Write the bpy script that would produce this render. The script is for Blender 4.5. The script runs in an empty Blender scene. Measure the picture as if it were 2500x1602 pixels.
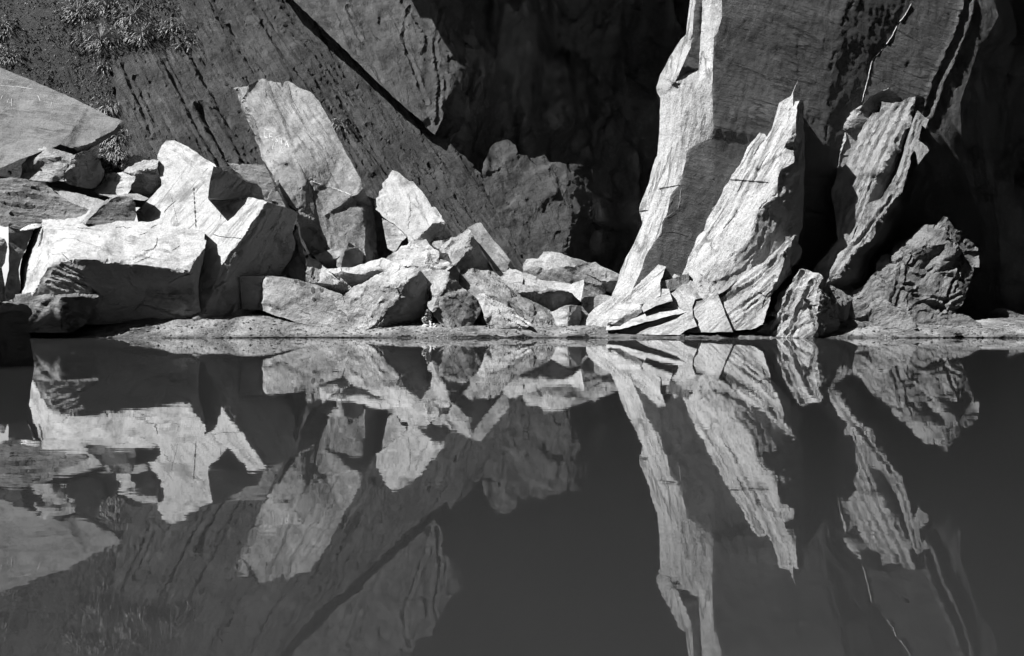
import bpy, bmesh, math, random
import numpy as np
from mathutils import Vector, Matrix
from mathutils.geometry import delaunay_2d_cdt
from mathutils.bvhtree import BVHTree

SC = bpy.context.scene
COL = SC.collection

# ------------------------------------------------------------------ camera
F, CX, VH, CH = 2165.0, 1250.0, 740.0, 0.43      # focal in photo pixels, centre, horizon row, eye height
cam_d = bpy.data.cameras.new('camera'); cam = bpy.data.objects.new('camera', cam_d); COL.objects.link(cam)
cam.location = (0, 0, CH); cam.rotation_euler = (math.radians(90), 0, 0)
cam_d.sensor_width = 36.0; cam_d.lens = F/2500*36.0
cam_d.shift_y = (VH-801.0)/2500.0
cam_d.clip_start = 0.05; cam_d.clip_end = 400
SC.camera = cam

# ------------------------------------------------------------------ light
SUN = Vector((-0.58, -0.30, 0.757)).normalized()   # towards the sun
el = math.asin(SUN.z); az = math.atan2(SUN.x, SUN.y)
w = bpy.data.worlds.new('World'); SC.world = w; w.use_nodes = True
nt = w.node_tree; nt.nodes.clear()
sky = nt.nodes.new('ShaderNodeTexSky'); sky.sky_type = 'NISHITA'; sky.sun_disc = False
sky.sun_elevation = el; sky.sun_rotation = az
bw = nt.nodes.new('ShaderNodeRGBToBW'); bg = nt.nodes.new('ShaderNodeBackground'); bg.inputs[1].default_value = 0.07
wo = nt.nodes.new('ShaderNodeOutputWorld')
nt.links.new(sky.outputs[0], bw.inputs[0]); nt.links.new(bw.outputs[0], bg.inputs[0]); nt.links.new(bg.outputs[0], wo.inputs[0])
sd = bpy.data.lights.new('sun', 'SUN'); sd.energy = 5.0; sd.angle = math.radians(0.5)
so = bpy.data.objects.new('sun', sd); COL.objects.link(so)
so.rotation_euler = SUN.to_track_quat('Z', 'Y').to_euler(); so.location = (-8, -4, 12)
SC.view_settings.view_transform = 'Standard'; SC.view_settings.look = 'None'
SC.view_settings.exposure = 1.58; SC.view_settings.gamma = 1.0
SC.view_settings.use_curve_mapping = False
SC.cycles.denoising_input_passes = 'RGB'
SC.cycles.sample_clamp_indirect = 3.0; SC.cycles.caustics_reflective = False; SC.cycles.caustics_refractive = False

# ------------------------------------------------------------------ noise (numpy)
def _hash(ix, iy, iz, seed):
    h = (ix*374761393 + iy*668265263 + iz*2147483647 + seed*1274126177) & 0xffffffff
    h = ((h ^ (h >> 13))*1274126177) & 0xffffffff
    h = ((h ^ (h >> 16))*2246822519) & 0xffffffff
    return ((h ^ (h >> 15)) & 0xffffff)/float(0xffffff)
def vnoise(p, seed=0):
    i = np.floor(p).astype(np.int64); f = p-i; f = f*f*f*(f*(f*6-15)+10)
    r = 0
    for dx in (0, 1):
        for dy in (0, 1):
            for dz in (0, 1):
                wgt = (f[:, 0] if dx else 1-f[:, 0])*(f[:, 1] if dy else 1-f[:, 1])*(f[:, 2] if dz else 1-f[:, 2])
                r = r + wgt*_hash(i[:, 0]+dx, i[:, 1]+dy, i[:, 2]+dz, seed)
    return r*2-1
def fbm(p, octv=4, seed=0, gain=0.5):
    a, s, r = 1.0, 0.0, 0
    for o in range(octv):
        r = r + a*vnoise(p*(2.03**o)+17.3*o, seed+o); s += a; a *= gain
    return r/s

def facets(p, seed=0):
    """broken planar chips: every cell of a jittered lattice is its own tilted plane"""
    i = np.floor(p).astype(np.int64); ws = np.zeros(len(p)); h = np.zeros(len(p))
    for dx in (-1, 0, 1):
        for dy in (-1, 0, 1):
            for dz in (-1, 0, 1):
                c = i+np.array([dx, dy, dz])
                r = [_hash(c[:, 0], c[:, 1], c[:, 2], seed+k) for k in range(7)]
                cc = c+np.stack(r[:3], 1); d = p-cc
                hh = ((np.stack(r[3:6], 1)*2-1)*d).sum(1)+(r[6]-.5)*.25
                wg = np.exp(-40*(d*d).sum(1))+1e-30; ws += wg; h += wg*hh
    h = h/np.maximum(ws, 1e-12)
    return h

ALB = .56      # slate is a dark stone; the exposure is set for it
# ------------------------------------------------------------------ materials
MATS = {}
def nodes_of(m):
    m.use_nodes = True; n = m.node_tree; n.nodes.clear()
    out = n.nodes.new('ShaderNodeOutputMaterial'); b = n.nodes.new('ShaderNodeBsdfPrincipled')
    n.links.new(b.outputs[0], out.inputs[0]); return n, b
def rock_mat(**kw): return dict(kw)
def grain3(ang, n):
    g = np.array([math.cos(math.radians(ang)), 0, -math.sin(math.radians(ang))])
    if n is not None and abs(n[1]) > .2: g[1] = -(g[0]*n[0]+g[2]*n[2])/n[1]
    return g/np.linalg.norm(g)
def make_mat(spec, n=None):
    if not isinstance(spec, dict): return spec
    return rock_mat_(n=None if n is None else tuple(round(float(x), 2) for x in np.array(n)/np.linalg.norm(n)), **spec)
def rock_mat_(n=None, base=.4, ang=0, st=.18, bump=.5, streak=.45, patch=.35, speck=.3, stain=.5, scale=1.0, white=0.0, tilt=0):
    key = (n, base, ang, st, bump, streak, patch, speck, stain, scale, white, tilt)
    if key in MATS: return MATS[key]
    nrm = n
    m = bpy.data.materials.new('slate_rock'); n, b = nodes_of(m); N = n.nodes; L = n.links
    gx_ = Vector(grain3(ang, nrm)); gy_ = Vector(nrm or (0, -1, 0)); gy_ = (gy_-gx_*gy_.dot(gx_)).normalized(); gz_ = gx_.cross(gy_)
    rot = Matrix((gx_, gy_, gz_)).to_euler('XYZ')
    tc = N.new('ShaderNodeTexCoord')
    m1 = N.new('ShaderNodeMapping'); m1.inputs['Rotation'].default_value = tuple(rot)
    m2 = N.new('ShaderNodeMapping'); m2.inputs['Scale'].default_value = (st, 1, 1)
    L.new(tc.outputs['Object'], m1.inputs[0]); L.new(m1.outputs[0], m2.inputs[0])
    m3 = N.new('ShaderNodeMapping'); m3.inputs['Scale'].default_value = (st*.8, 1, 1); m3.inputs['Location'].default_value = (3.7, 1.1, 5.3); L.new(m1.outputs[0], m3.inputs[0])
    def noise(src, sc, det=6, rough=.6, dist=0):
        t = N.new('ShaderNodeTexNoise'); t.inputs['Scale'].default_value = sc*scale; t.inputs['Detail'].default_value = det
        t.inputs['Roughness'].default_value = rough; t.inputs['Distortion'].default_value = dist
        L.new(src, t.inputs['Vector']); return t.outputs[0]
    def math_(op, a, b_=None, c=None, clamp=False):
        t = N.new('ShaderNodeMath'); t.operation = op; t.use_clamp = clamp
        for k, x in enumerate((a, b_, c)):
            if x is None: continue
            if isinstance(x, (int, float)): t.inputs[k].default_value = x
            else: L.new(x, t.inputs[k])
        return t.outputs[0]
    nl = noise(tc.outputs['Object'], 1.7, 5, .65, .6)
    ns = math_('MULTIPLY_ADD', noise(m2.outputs[0], 26.0, 7, .7, .1), .5, math_('MULTIPLY_ADD', noise(m2.outputs[0], 7.5, 5, .65, .1), .28, math_('MULTIPLY', noise(m2.outputs[0], 2.6, 4, .6, .1), .22)))
    nf = noise(tc.outputs['Object'], 48.0, 5, .75)
    nst = noise(m1.outputs[0], 2.6, 8, .74, .3)
    v = math_('MULTIPLY_ADD', math_('SUBTRACT', nl, .5), 3.2*patch, 1.0)
    pm = N.new('ShaderNodeMapRange'); pm.inputs['From Min'].default_value = .42; pm.inputs['From Max'].default_value = .6
    pm.inputs['To Min'].default_value = .25; pm.inputs['To Max'].default_value = 1.3; L.new(noise(m1.outputs[0], 1.1, 4, .6, .2), pm.inputs['Value'])
    v = math_('MULTIPLY_ADD', math_('MULTIPLY', math_('SUBTRACT', ns, .5), pm.outputs[0]), 5.5*streak, v)
    v = math_('MULTIPLY_ADD', math_('SUBTRACT', nf, .5), 3.4*speck, v)
    mr = N.new('ShaderNodeMapRange'); mr.inputs['From Min'].default_value = .51; mr.inputs['From Max'].default_value = .63
    mr.inputs['To Min'].default_value = 1.0; mr.inputs['To Max'].default_value = 1.0-stain
    L.new(nst, mr.inputs['Value'])
    v = math_('MULTIPLY', v, mr.outputs[0])
    nk = noise(m3.outputs[0], 2.6, 6, .55, .05)
    kk = N.new('ShaderNodeMapRange'); kk.inputs['From Min'].default_value = .0; kk.inputs['From Max'].default_value = .026
    kk.inputs['To Min'].default_value = 0; kk.inputs['To Max'].default_value = 1; kk.interpolation_type = 'SMOOTHSTEP'
    L.new(math_('ABSOLUTE', math_('SUBTRACT', nk, .5)), kk.inputs['Value'])
    seam = math_('MAXIMUM', kk.outputs[0], math_('MULTIPLY_ADD', nl, -6.0, 3.6, clamp=True))
    v = math_('MULTIPLY', v, math_('MULTIPLY_ADD', seam, .65, .35))
    v = math_('MAXIMUM', v, .12)
    v = math_('MULTIPLY', v, base*ALB)
    if white > 0:      # pale quartz specks
        vo = N.new('ShaderNodeTexVoronoi'); vo.inputs['Scale'].default_value = 15*scale; L.new(m1.outputs[0], vo.inputs['Vector'])
        mw = N.new('ShaderNodeMapRange'); mw.inputs['From Min'].default_value = .10; mw.inputs['From Max'].default_value = .22
        mw.inputs['To Min'].default_value = white*ALB; mw.inputs['To Max'].default_value = 0; L.new(vo.outputs['Distance'], mw.inputs['Value'])
        v = math_('ADD', v, math_('MULTIPLY', mw.outputs[0], math_('GREATER_THAN', nst, .5)))
    v = math_('MINIMUM', v, .85)
    L.new(v, b.inputs['Base Color'])
    b.inputs['Roughness'].default_value = .78; b.inputs['Specular IOR Level'].default_value = .25
    hh = math_('MULTIPLY_ADD', ns, 1.0, math_('MULTIPLY', nf, .28))
    hh = math_('MULTIPLY_ADD', nst, .8, hh)
    hh = math_('MULTIPLY_ADD', seam, .25, hh)
    bp = N.new('ShaderNodeBump'); bp.inputs['Strength'].default_value = min(1.0, bump); bp.inputs['Distance'].default_value = .06*max(1, bump)
    L.new(hh, bp.inputs['Height']); L.new(bp.outputs[0], b.inputs['Normal'])
    MATS[key] = m; return m
def plain_mat(name, col, rough=.8):
    m = bpy.data.materials.new(name); n, b = nodes_of(m)
    t = n.nodes.new('ShaderNodeTexNoise'); t.inputs['Scale'].default_value = 30; t.inputs['Detail'].default_value = 4
    mr = n.nodes.new('ShaderNodeMapRange'); mr.inputs['From Min'].default_value = .3; mr.inputs['From Max'].default_value = .7
    mr.inputs['To Min'].default_value = col*.7*ALB; mr.inputs['To Max'].default_value = col*1.25*ALB
    tc = n.nodes.new('ShaderNodeTexCoord'); n.links.new(tc.outputs['Object'], t.inputs[0])
    n.links.new(t.outputs[0], mr.inputs['Value']); n.links.new(mr.outputs[0], b.inputs['Base Color'])
    b.inputs['Roughness'].default_value = rough; b.inputs['Specular IOR Level'].default_value = .2
    return m

# ------------------------------------------------------------------ rock builder
CAM = np.array([0, 0, CH])
def rays(uv):
    uv = np.asarray(uv, float); return np.stack([(uv[:, 0]-CX)/F, np.ones(len(uv)), -(uv[:, 1]-VH)/F], 1)
def parse(s): return [tuple(float(x) for x in q.split(',')) for q in s.split()]
def inside(pts, poly):
    x, y = pts[:, 0], pts[:, 1]; r = np.zeros(len(pts), bool); n = len(poly)
    for k in range(n):
        x1, y1 = poly[k]; x2, y2 = poly[(k+1) % n]
        if y1 == y2: continue
        c = ((y1 > y) != (y2 > y)) & (x < (x2-x1)*(y-y1)/(y2-y1)+x1); r ^= c
    return r
def edge_dist(pts, poly):
    d = np.full(len(pts), 1e9); n = len(poly)
    for k in range(n):
        a = np.array(poly[k]); b = np.array(poly[(k+1) % n]); ab = b-a; L2 = max(ab@ab, 1e-9)
        t = np.clip(((pts-a)@ab)/L2, 0, 1); q = a+t[:, None]*ab
        d = np.minimum(d, np.hypot(*(pts-q).T))
    return d
def solve_depth(faces, D, pull, rng):
    vid = {}
    for n, poly in faces:
        for p in poly: vid.setdefault(p, len(vid))
    uv = np.array(list(vid)); R = rays(uv); nv = len(vid); nf = len(faces)
    rows, rhs = [], []
    for fi, (n, poly) in enumerate(faces):
        n = np.array(n, float); n /= np.linalg.norm(n)
        for p in poly:
            row = np.zeros(nv+nf); i = vid[p]; row[i] = n@R[i]; row[nv+fi] = -1; rows.append(row); rhs.append(0)
    for i in range(nv):
        row = np.zeros(nv+nf); row[i] = pull; rows.append(row); rhs.append(pull*D)
    row = np.zeros(nv+nf); row[:nv] = 3.0/nv; rows.append(row); rhs.append(3.0*D)
    s = np.linalg.lstsq(np.array(rows), np.array(rhs), rcond=None)[0][:nv]
    s = D + rng*np.tanh((s-D)/rng)
    return {p: s[i] for p, i in vid.items()}

DBG = []
def rock(name, label, cat, D, T, faces, mat, rough=1.0, sp=7.0, pull=.04, rng=1.1, ang=0, st=.3, seed=None,
         kind=None, group=None, fmats=None, step=1.0, wob=1.0, parent=None, facet=.7, strata=0.0, grooves=()):
    """solid rock: visible facets traced as pixel outlines and set at their own depth, closed with a body behind"""
    random.seed(hash_str(label or name)); seed = seed if seed is not None else random.randrange(10000)
    sp = sp*.56
    faces = [(n, parse(p) if isinstance(p, str) else p) for n, p in faces]
    areas = [abs(sum(p[k][0]*p[(k+1) % len(p)][1]-p[(k+1) % len(p)][0]*p[k][1] for k in range(len(p)))) for _, p in faces]
    big_n = np.array(faces[int(np.argmax(areas))][0], float)
    if isinstance(mat, dict): ang = mat.get('ang', ang)
    dep = solve_depth(faces, D, pull, rng)
    V, key = [], {}
    tris, tmat = [], []
    def vert(uv, d):
        k = (round(uv[0], 2), round(uv[1], 2))
        if k not in key: key[k] = len(V); V.append((uv[0], uv[1], d))
        return key[k]
    rs = np.random.RandomState(seed)
    for fi, (n, poly) in enumerate(faces):
        P2 = np.array(poly); inv = np.array([1/dep[p] for p in poly])
        bnd, bd = [], []
        for k in range(len(poly)):
            a, b = poly[k], poly[(k+1) % len(poly)]
            m = max(1, int(round(math.hypot(a[0]-b[0], a[1]-b[1])/sp)))
            for j in range(m):
                t = j/m
                q = (a[0]+(b[0]-a[0])*t, a[1]+(b[1]-a[1])*t)
                bnd.append(q); bd.append((1-t)/dep[a]+t/dep[b])
        nb = len(bnd)
        lo, hi = P2.min(0), P2.max(0)
        gx, gy = np.meshgrid(np.arange(lo[0], hi[0], sp), np.arange(lo[1], hi[1], sp*.87))
        gx[1::2] += sp*.5
        g = np.stack([gx.ravel(), gy.ravel()], 1) + rs.uniform(-.22, .22, (gx.size, 2))*sp
        if len(g): g = g[inside(g, poly)]
        if len(g): g = g[edge_dist(g, bnd) > sp*.55]
        # coarse triangulation for depth
        cv, ce, cf, cvo, ceo, cfo = delaunay_2d_cdt([Vector(p) for p in poly], [], [list(range(len(poly)))], 1, 1e-4)
        cinv = [inv[o[0]] if o else inv.mean() for o in cvo]
        gd = np.full(len(g), inv.mean())
        C2 = np.array([list(x) for x in cv])
        for f3 in cf:
            a, b, c = (C2[i] for i in f3[:3]); den = (b[1]-c[1])*(a[0]-c[0])+(c[0]-b[0])*(a[1]-c[1])
            if abs(den) < 1e-9 or not len(g): continue
            l1 = ((b[1]-c[1])*(g[:, 0]-c[0])+(c[0]-b[0])*(g[:, 1]-c[1]))/den
            l2 = ((c[1]-a[1])*(g[:, 0]-c[0])+(a[0]-c[0])*(g[:, 1]-c[1]))/den
            l3 = 1-l1-l2; msk = (l1 >= -1e-6) & (l2 >= -1e-6) & (l3 >= -1e-6)
            gd[msk] = (l1*cinv[f3[0]]+l2*cinv[f3[1]]+l3*cinv[f3[2]])[msk]
        allp = bnd+[tuple(x) for x in g]; alld = list(bd)+list(gd)
        fv, fe, ff, fvo, feo, ffo = delaunay_2d_cdt([Vector(p) for p in allp], [], [list(range(nb))], 1, 1e-4)
        ids = []
        for q, o in zip(fv, fvo):
            dd = alld[o[0]] if o else inv.mean()
            ids.append(vert((q[0], q[1]), 1/dd))
        for f3 in ff:
            t = [ids[i] for i in f3]
            if len(set(t)) == 3: tris.append(t); tmat.append(fi)
    V = np.array(V); tris = np.array(tris); tmat = np.array(tmat)
    P = CAM + rays(V[:, :2])*V[:, 2:3]
    # orient to the camera
    a, b, c = P[tris[:, 0]], P[tris[:, 1]], P[tris[:, 2]]
    nn = np.cross(b-a, c-a); fl = np.einsum('ij,ij->i', nn, a-CAM) > 0
    tris[fl] = tris[fl][:, ::-1]; nn[fl] *= -1
    for fi, (n, poly) in enumerate(faces):
        s = nn[tmat == fi].sum(0); s /= max(np.linalg.norm(s), 1e-9); DBG.append((label or name, fi, n, tuple(np.round(s, 2)), round(float(s@np.array(SUN)), 2)))
    vn = np.zeros_like(P)
    for k in range(3): np.add.at(vn, tris[:, k], nn)
    vn /= np.maximum(np.linalg.norm(vn, axis=1), 1e-12)[:, None]
    # displacement: broad swell, chips in steps, grain along the cleavage
    size = min(2.2, max(.15, np.linalg.norm(P.max(0)-P.min(0))))
    gdir = grain3(ang, big_n)
    sz_ = 0
    q = P - (1-st)*np.outer(P@gdir, gdir)
    h = .020*size*fbm(P*(2.2/size), 4, seed)
    ch = fbm(q*(5.0), 4, seed+11); ch = np.floor(ch*5+.5)/5*.75+ch*.25
    h = h + .020*min(1, size)*ch*step
    fs_ = (st**.5)
    qf = P - (1-fs_)*np.outer(P@gdir, gdir)
    f1 = 2.6/min(1.3, max(.35, size)); f2 = 7.5
    h = h + facet*(.19/f1*facets(qf*f1, seed+41)*min(1, size*1.2) + .20/f2*facets(qf*f2+5.5, seed+57)*min(1, size*1.5))
    if strata:
        q3 = P - .955*np.outer(P@gdir, gdir)
        a3 = fbm(q3*2.3, 4, seed+71); h = h + strata*(np.floor(a3*5+.5)/5*.7+.3*a3)
        a4 = fbm(q3*7.0, 3, seed+72); h = h + strata*.13*(np.floor(a4*3+.5)/3)
    # joints and ridges that follow lines of the rock
    for ln, gw, gd in grooves:
        pl = parse(ln); dm = np.full(len(P), 1e9); pv = V[:, :2]+3.0*np.stack([fbm(P*6, 2, seed+81), fbm(P*6+9, 2, seed+82)], 1)
        for a_, b_ in zip(pl, pl[1:]):
            a2 = np.array(a_); ab = np.array(b_)-a2; t = np.clip(((pv-a2)@ab)/max(ab@ab, 1e-9), 0, 1)
            dm = np.minimum(dm, np.hypot(*(pv-(a2+t[:, None]*ab)).T))
        h = h - gd*np.maximum(0, 1-dm/gw)**1.3*(.55+.6*fbm(P*3, 2, seed+83)) + .35*gd*np.exp(-((dm-gw*1.35)/(gw*.5))**2)
    # knocked edges between the faces
    v2f = {}
    for t, f_ in zip(tris, tmat):
        for i in t: v2f.setdefault(int(i), set()).add(int(f_))
    eb = np.array([len(v2f.get(i, ())) > 1 for i in range(len(P))])
    h = h - eb*np.maximum(0, fbm(P*7.5, 3, seed+61)*1.6+.12)*.045*min(1, size)
    h = h + .010*min(1, size)*fbm(q*15, 3, seed+23)+.005*min(1, size*1.5)*fbm(P*26, 2, seed+29)
    off = vn*(h*rough)[:, None]
    wv = np.stack([fbm(P*9+3.1, 4, seed+31, .65), np.zeros(len(P)), fbm(P*9+9.7, 4, seed+37, .65)], 1)
    P = P + off + wv*(.020*min(1, size)*wob*rough)
    # body behind
    from collections import Counter
    ec = Counter(); de = {}
    for t in tris:
        for i in range(3):
            e = (t[i], t[(i+1) % 3]); k = (min(e), max(e)); ec[k] += 1; de[k] = e
    be = [de[k] for k, c in ec.items() if c == 1]
    bv = sorted({i for e in be for i in e}); cen = V[bv, :2].mean(0)
    base = len(P); mp1 = {v: base+i for i, v in enumerate(bv)}; mp2 = {v: base+len(bv)+i for i, v in enumerate(bv)}
    dvec = P-CAM; depth = dvec[:, 1]; uvb = np.stack([CX+F*dvec[:, 0]/depth, VH-F*dvec[:, 2]/depth], 1)
    Dm = float(np.median(depth[bv]))
    def ring(k, t):
        u = cen+(uvb[bv]-cen)*k
        d = depth[bv]*(1-.5*t) + (max(Dm, float(depth[bv].mean())))*.5*t + T*t
        d = np.maximum(d, depth[bv]+.02)
        return CAM+rays(u)*d[:, None]
    P = np.vstack([P, ring(.96, .5), ring(.72, 1.0)])
    fs = [tuple(int(x) for x in t) for t in tris]; fm = [int(x) for x in tmat]
    for a_, b_ in be:
        fs.append((b_, a_, mp1[a_], mp1[b_])); fm.append(-1)
        fs.append((mp1[b_], mp1[a_], mp2[a_], mp2[b_])); fm.append(-1)
    # cap fan
    P = np.vstack([P, P[base+len(bv):].mean(0)[None]]); ci = len(P)-1
    for a_, b_ in be: fs.append((mp2[b_], mp2[a_], ci)); fm.append(-1)
    # origin at the base
    org = np.array([P[:, 0].mean(), P[:, 1].mean(), P[:, 2].min()])
    if kind == 'structure': org = np.zeros(3)
    me = bpy.data.meshes.new(name); me.from_pydata([tuple(x) for x in (P-org)], [], fs)
    first = [i for i in range(len(faces)) if i not in (fmats or {})]
    n0_ = faces[max(first, key=lambda i: areas[i])][0]
    mats = [make_mat(mat, n0_)]+[make_mat(m, faces[i][0]) for i, m in (fmats or {}).items()]
    for m in mats: me.materials.append(m)
    idx = {fi: k+1 for k, fi in enumerate((fmats or {}).keys())}
    for p, k in zip(me.polygons, fm): p.use_smooth = True; p.material_index = idx.get(k, 0)
    me.update()
    sharp(me, 28)
    o = bpy.data.objects.new(name, me); COL.objects.link(o); o.location = tuple(org)
    if parent is not None: o.parent = parent; o.location = Vector(org)-parent.location
    else: tag(o, label, cat, group, kind)
    return o
def hash_str(s):
    h = 7
    for c in s: h = (h*131+ord(c)) % 1000003
    return h
def sharp(me, deg):
    bm = bmesh.new(); bm.from_mesh(me); lim = math.radians(deg)
    bmesh.ops.recalc_face_normals(bm, faces=bm.faces)
    for e in bm.edges: e.smooth = not (len(e.link_faces) == 2 and e.calc_face_angle(0) > lim)
    bm.to_mesh(me); bm.free()
def tag(o, label=None, cat=None, group=None, kind=None):
    if label and kind != 'structure': o['label'] = label
    if label and kind == 'structure': o['label'] = label
    if cat: o['category'] = cat
    if group: o['group'] = group
    if kind: o['kind'] = kind
def mesh_obj(name, V, Fs, mat, smooth=True, parent=None):
    me = bpy.data.meshes.new(name); me.from_pydata([tuple(v) for v in V], [], Fs)
    me.materials.append(make_mat(mat))
    if smooth:
        for p in me.polygons: p.use_smooth = True
    me.update(); o = bpy.data.objects.new(name, me); COL.objects.link(o)
    if parent is not None: o.parent = parent; o.location = -parent.location
    return o
def bvh_of(o):
    me = o.data; off = o.location if o.parent is None else o.location+o.parent.location
    return BVHTree.FromPolygons([v.co+off for v in me.vertices], [tuple(p.vertices) for p in me.polygons])
def hit(bvh, u, v):
    d = Vector(rays([(u, v)])[0]).normalized(); h = bvh.ray_cast(Vector(CAM), d)
    return h[0], h[1]
def strokes(name, rk, lines, width, mat, lift=.004, ridge=0.0, step=5.0, jit=0.0, parent=None, single=True):
    if single and len(lines) > 1:
        for ln in lines: strokes(name, rk, [ln], width, mat, lift, ridge, step, jit, parent, False)
        return None
    """ribbons (cracks, scratches, pale lit ledges) laid on the rock surface"""
    bvh = bvh_of(rk); V, Fs = [], []; rs = np.random.RandomState(hash_str(name+rk.name))
    for ln in lines:
        pts = parse(ln) if isinstance(ln, str) else ln; wd = width
        dense = []
        for a, b in zip(pts, pts[1:]):
            m = max(1, int(math.hypot(a[0]-b[0], a[1]-b[1])/step))
            dense += [(a[0]+(b[0]-a[0])*j/m, a[1]+(b[1]-a[1])*j/m) for j in range(m)]
        dense.append(pts[-1]); prev = None; n = len(dense)
        for k, (u, v) in enumerate(dense):
            u += rs.uniform(-jit, jit); v += rs.uniform(-jit, jit)
            p, nn = hit(bvh, u, v)
            if p is None: prev = None; continue
            a = dense[max(0, k-1)]; b = dense[min(n-1, k+1)]
            t = Vector(((b[0]-a[0]), 0, -(b[1]-a[1])))
            if t.length < 1e-6: continue
            t.normalize(); s = t.cross(nn)
            if s.length < 1e-6: continue
            s.normalize()
            if s.x > 0 or (abs(s.x) < .01 and s.z < 0): s = -s   # s points left
            wpx = wd*(.55+.9*rs.rand()*(1 if jit else .5))*(p.y/F)*.5
            tap = .35 if (k == 0 or k == n-1) else 1
            c = p+nn*lift
            V += [c+s*wpx*tap, c-s*wpx*tap+nn*ridge]; i = len(V)
            if ridge: V.append(c-s*wpx*tap*1.5-nn*.01); i = len(V)
            st_ = 3 if ridge else 2
            if prev is not None:
                q = i-st_; Fs.append((prev, prev+1, q+1, q))
                if ridge: Fs.append((prev+1, prev+2, q+2, q+1))
            prev = i-st_
    if not Fs: return None
    o = mesh_obj(name, V, Fs, mat, smooth=False, parent=rk if parent is None else parent)
    return o

# =================================================================== setting
def grid(x0, x1, y0, y1, nx, ny, fn):
    xs = np.linspace(x0, x1, nx); ys = np.linspace(y0, y1, ny); X, Y = np.meshgrid(xs, ys)
    P = fn(X.ravel(), Y.ravel())
    Fs = [(j*nx+i, j*nx+i+1, (j+1)*nx+i+1, (j+1)*nx+i) for j in range(ny-1) for i in range(nx-1)]
    return P, Fs
def sst(a, b, x): t = np.clip((x-a)/(b-a), 0, 1); return t*t*(3-2*t)
def sand_z(X, Y):
    p = np.stack([X, Y, 0*X], 1)
    edge = 10.95+.09*fbm(p*np.array([2.2, 1.0, 1.0]), 5, 5, .65)
    z = .135*sst(-.1, .62, Y-edge)+.09*sst(.6, 1.6, Y-edge)+np.minimum(0, (Y-edge+.1)*.15)
    z = z+.12*sst(-2.5, -3.4, X)*sst(.12, .55, Y-edge)*sst(-5.5, -4.7, X)
    z = z+.010*fbm(p*3.5, 4, 8)*sst(-.05, .3, Y-edge)+.007*fbm(p*16, 3, 9)+.004*fbm(p*40, 2, 10)
    return z
# water
m = bpy.data.materials.new('still_water'); n, b = nodes_of(m)
b.inputs['Base Color'].default_value = (.58, .58, .58, 1); b.inputs['Roughness'].default_value = .015; b.inputs['IOR'].default_value = 1.9
tc = n.nodes.new('ShaderNodeTexCoord'); mp = n.nodes.new('ShaderNodeMapping'); mp.inputs['Scale'].default_value = (.9, 3.0, 1)
t1 = n.nodes.new('ShaderNodeTexNoise'); t1.inputs['Scale'].default_value = 2.4; t1.inputs['Detail'].default_value = 3
bp = n.nodes.new('ShaderNodeBump'); bp.inputs['Strength'].default_value = .014; bp.inputs['Distance'].default_value = .02
n.links.new(tc.outputs['Object'], mp.inputs[0]); n.links.new(mp.outputs[0], t1.inputs[0]); n.links.new(t1.outputs[0], bp.inputs['Height']); n.links.new(bp.outputs[0], b.inputs['Normal'])
wt = mesh_obj('water', [(-40, -30, 0), (40, -30, 0), (40, 13, 0), (-40, 13, 0)], [(0, 1, 2, 3)], m); tag(wt, kind='structure')
# sand
m = bpy.data.materials.new('grey_sand'); n, b = nodes_of(m); tc = n.nodes.new('ShaderNodeTexCoord')
ta = n.nodes.new('ShaderNodeTexNoise'); ta.inputs['Scale'].default_value = 45; ta.inputs['Detail'].default_value = 5; ta.inputs['Roughness'].default_value = .75
tb = n.nodes.new('ShaderNodeTexNoise'); tb.inputs['Scale'].default_value = 3; tb.inputs['Detail'].default_value = 6
mr = n.nodes.new('ShaderNodeMapRange'); mr.inputs['From Min'].default_value = .40; mr.inputs['From Max'].default_value = .60; mr.inputs['To Min'].default_value = .012; mr.inputs['To Max'].default_value = .19
mx = n.nodes.new('ShaderNodeMath'); mx.operation = 'MULTIPLY_ADD'; mx.inputs[1].default_value = .5
hf = n.nodes.new('ShaderNodeMath'); hf.operation = 'MULTIPLY'; hf.inputs[1].default_value = .5
n.links.new(tc.outputs['Object'], ta.inputs[0]); n.links.new(tc.outputs['Object'], tb.inputs[0])
n.links.new(ta.outputs[0], mx.inputs[0]); n.links.new(tb.outputs[0], hf.inputs[0]); n.links.new(hf.outputs[0], mx.inputs[2]); n.links.new(mx.outputs[0], mr.inputs['Value'])
sx = n.nodes.new('ShaderNodeSeparateXYZ'); n.links.new(tc.outputs['Object'], sx.inputs[0])
wm = n.nodes.new('ShaderNodeMapRange'); wm.inputs['From Min'].default_value = .006; wm.inputs['From Max'].default_value = .06; wm.inputs['To Min'].default_value = .25; wm.inputs['To Max'].default_value = 1
zz = n.nodes.new('ShaderNodeMath'); zz.operation = 'MULTIPLY_ADD'; zz.inputs[1].default_value = .07; n.links.new(tb.outputs[0], zz.inputs[0]); n.links.new(sx.outputs[2], zz.inputs[2])
z2 = n.nodes.new('ShaderNodeMath'); z2.operation = 'SUBTRACT'; z2.inputs[1].default_value = .03; n.links.new(zz.outputs[0], z2.inputs[0]); n.links.new(z2.outputs[0], wm.inputs['Value'])
ml = n.nodes.new('ShaderNodeMath'); ml.operation = 'MULTIPLY'; n.links.new(mr.outputs[0], ml.inputs[0]); n.links.new(wm.outputs[0], ml.inputs[1])
n.links.new(ml.outputs[0], b.inputs['Base Color']); b.inputs['Roughness'].default_value = .95
bp = n.nodes.new('ShaderNodeBump'); bp.inputs['Strength'].default_value = .8; bp.inputs['Distance'].default_value = .02
n.links.new(ta.outputs[0], bp.inputs['Height']); n.links.new(bp.outputs[0], b.inputs['Normal'])
SAND = m
P, Fs = grid(-7.5, 8.5, 10.5, 13.6, 900, 190, lambda X, Y: np.stack([X, Y, sand_z(X, Y)], 1))
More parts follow.
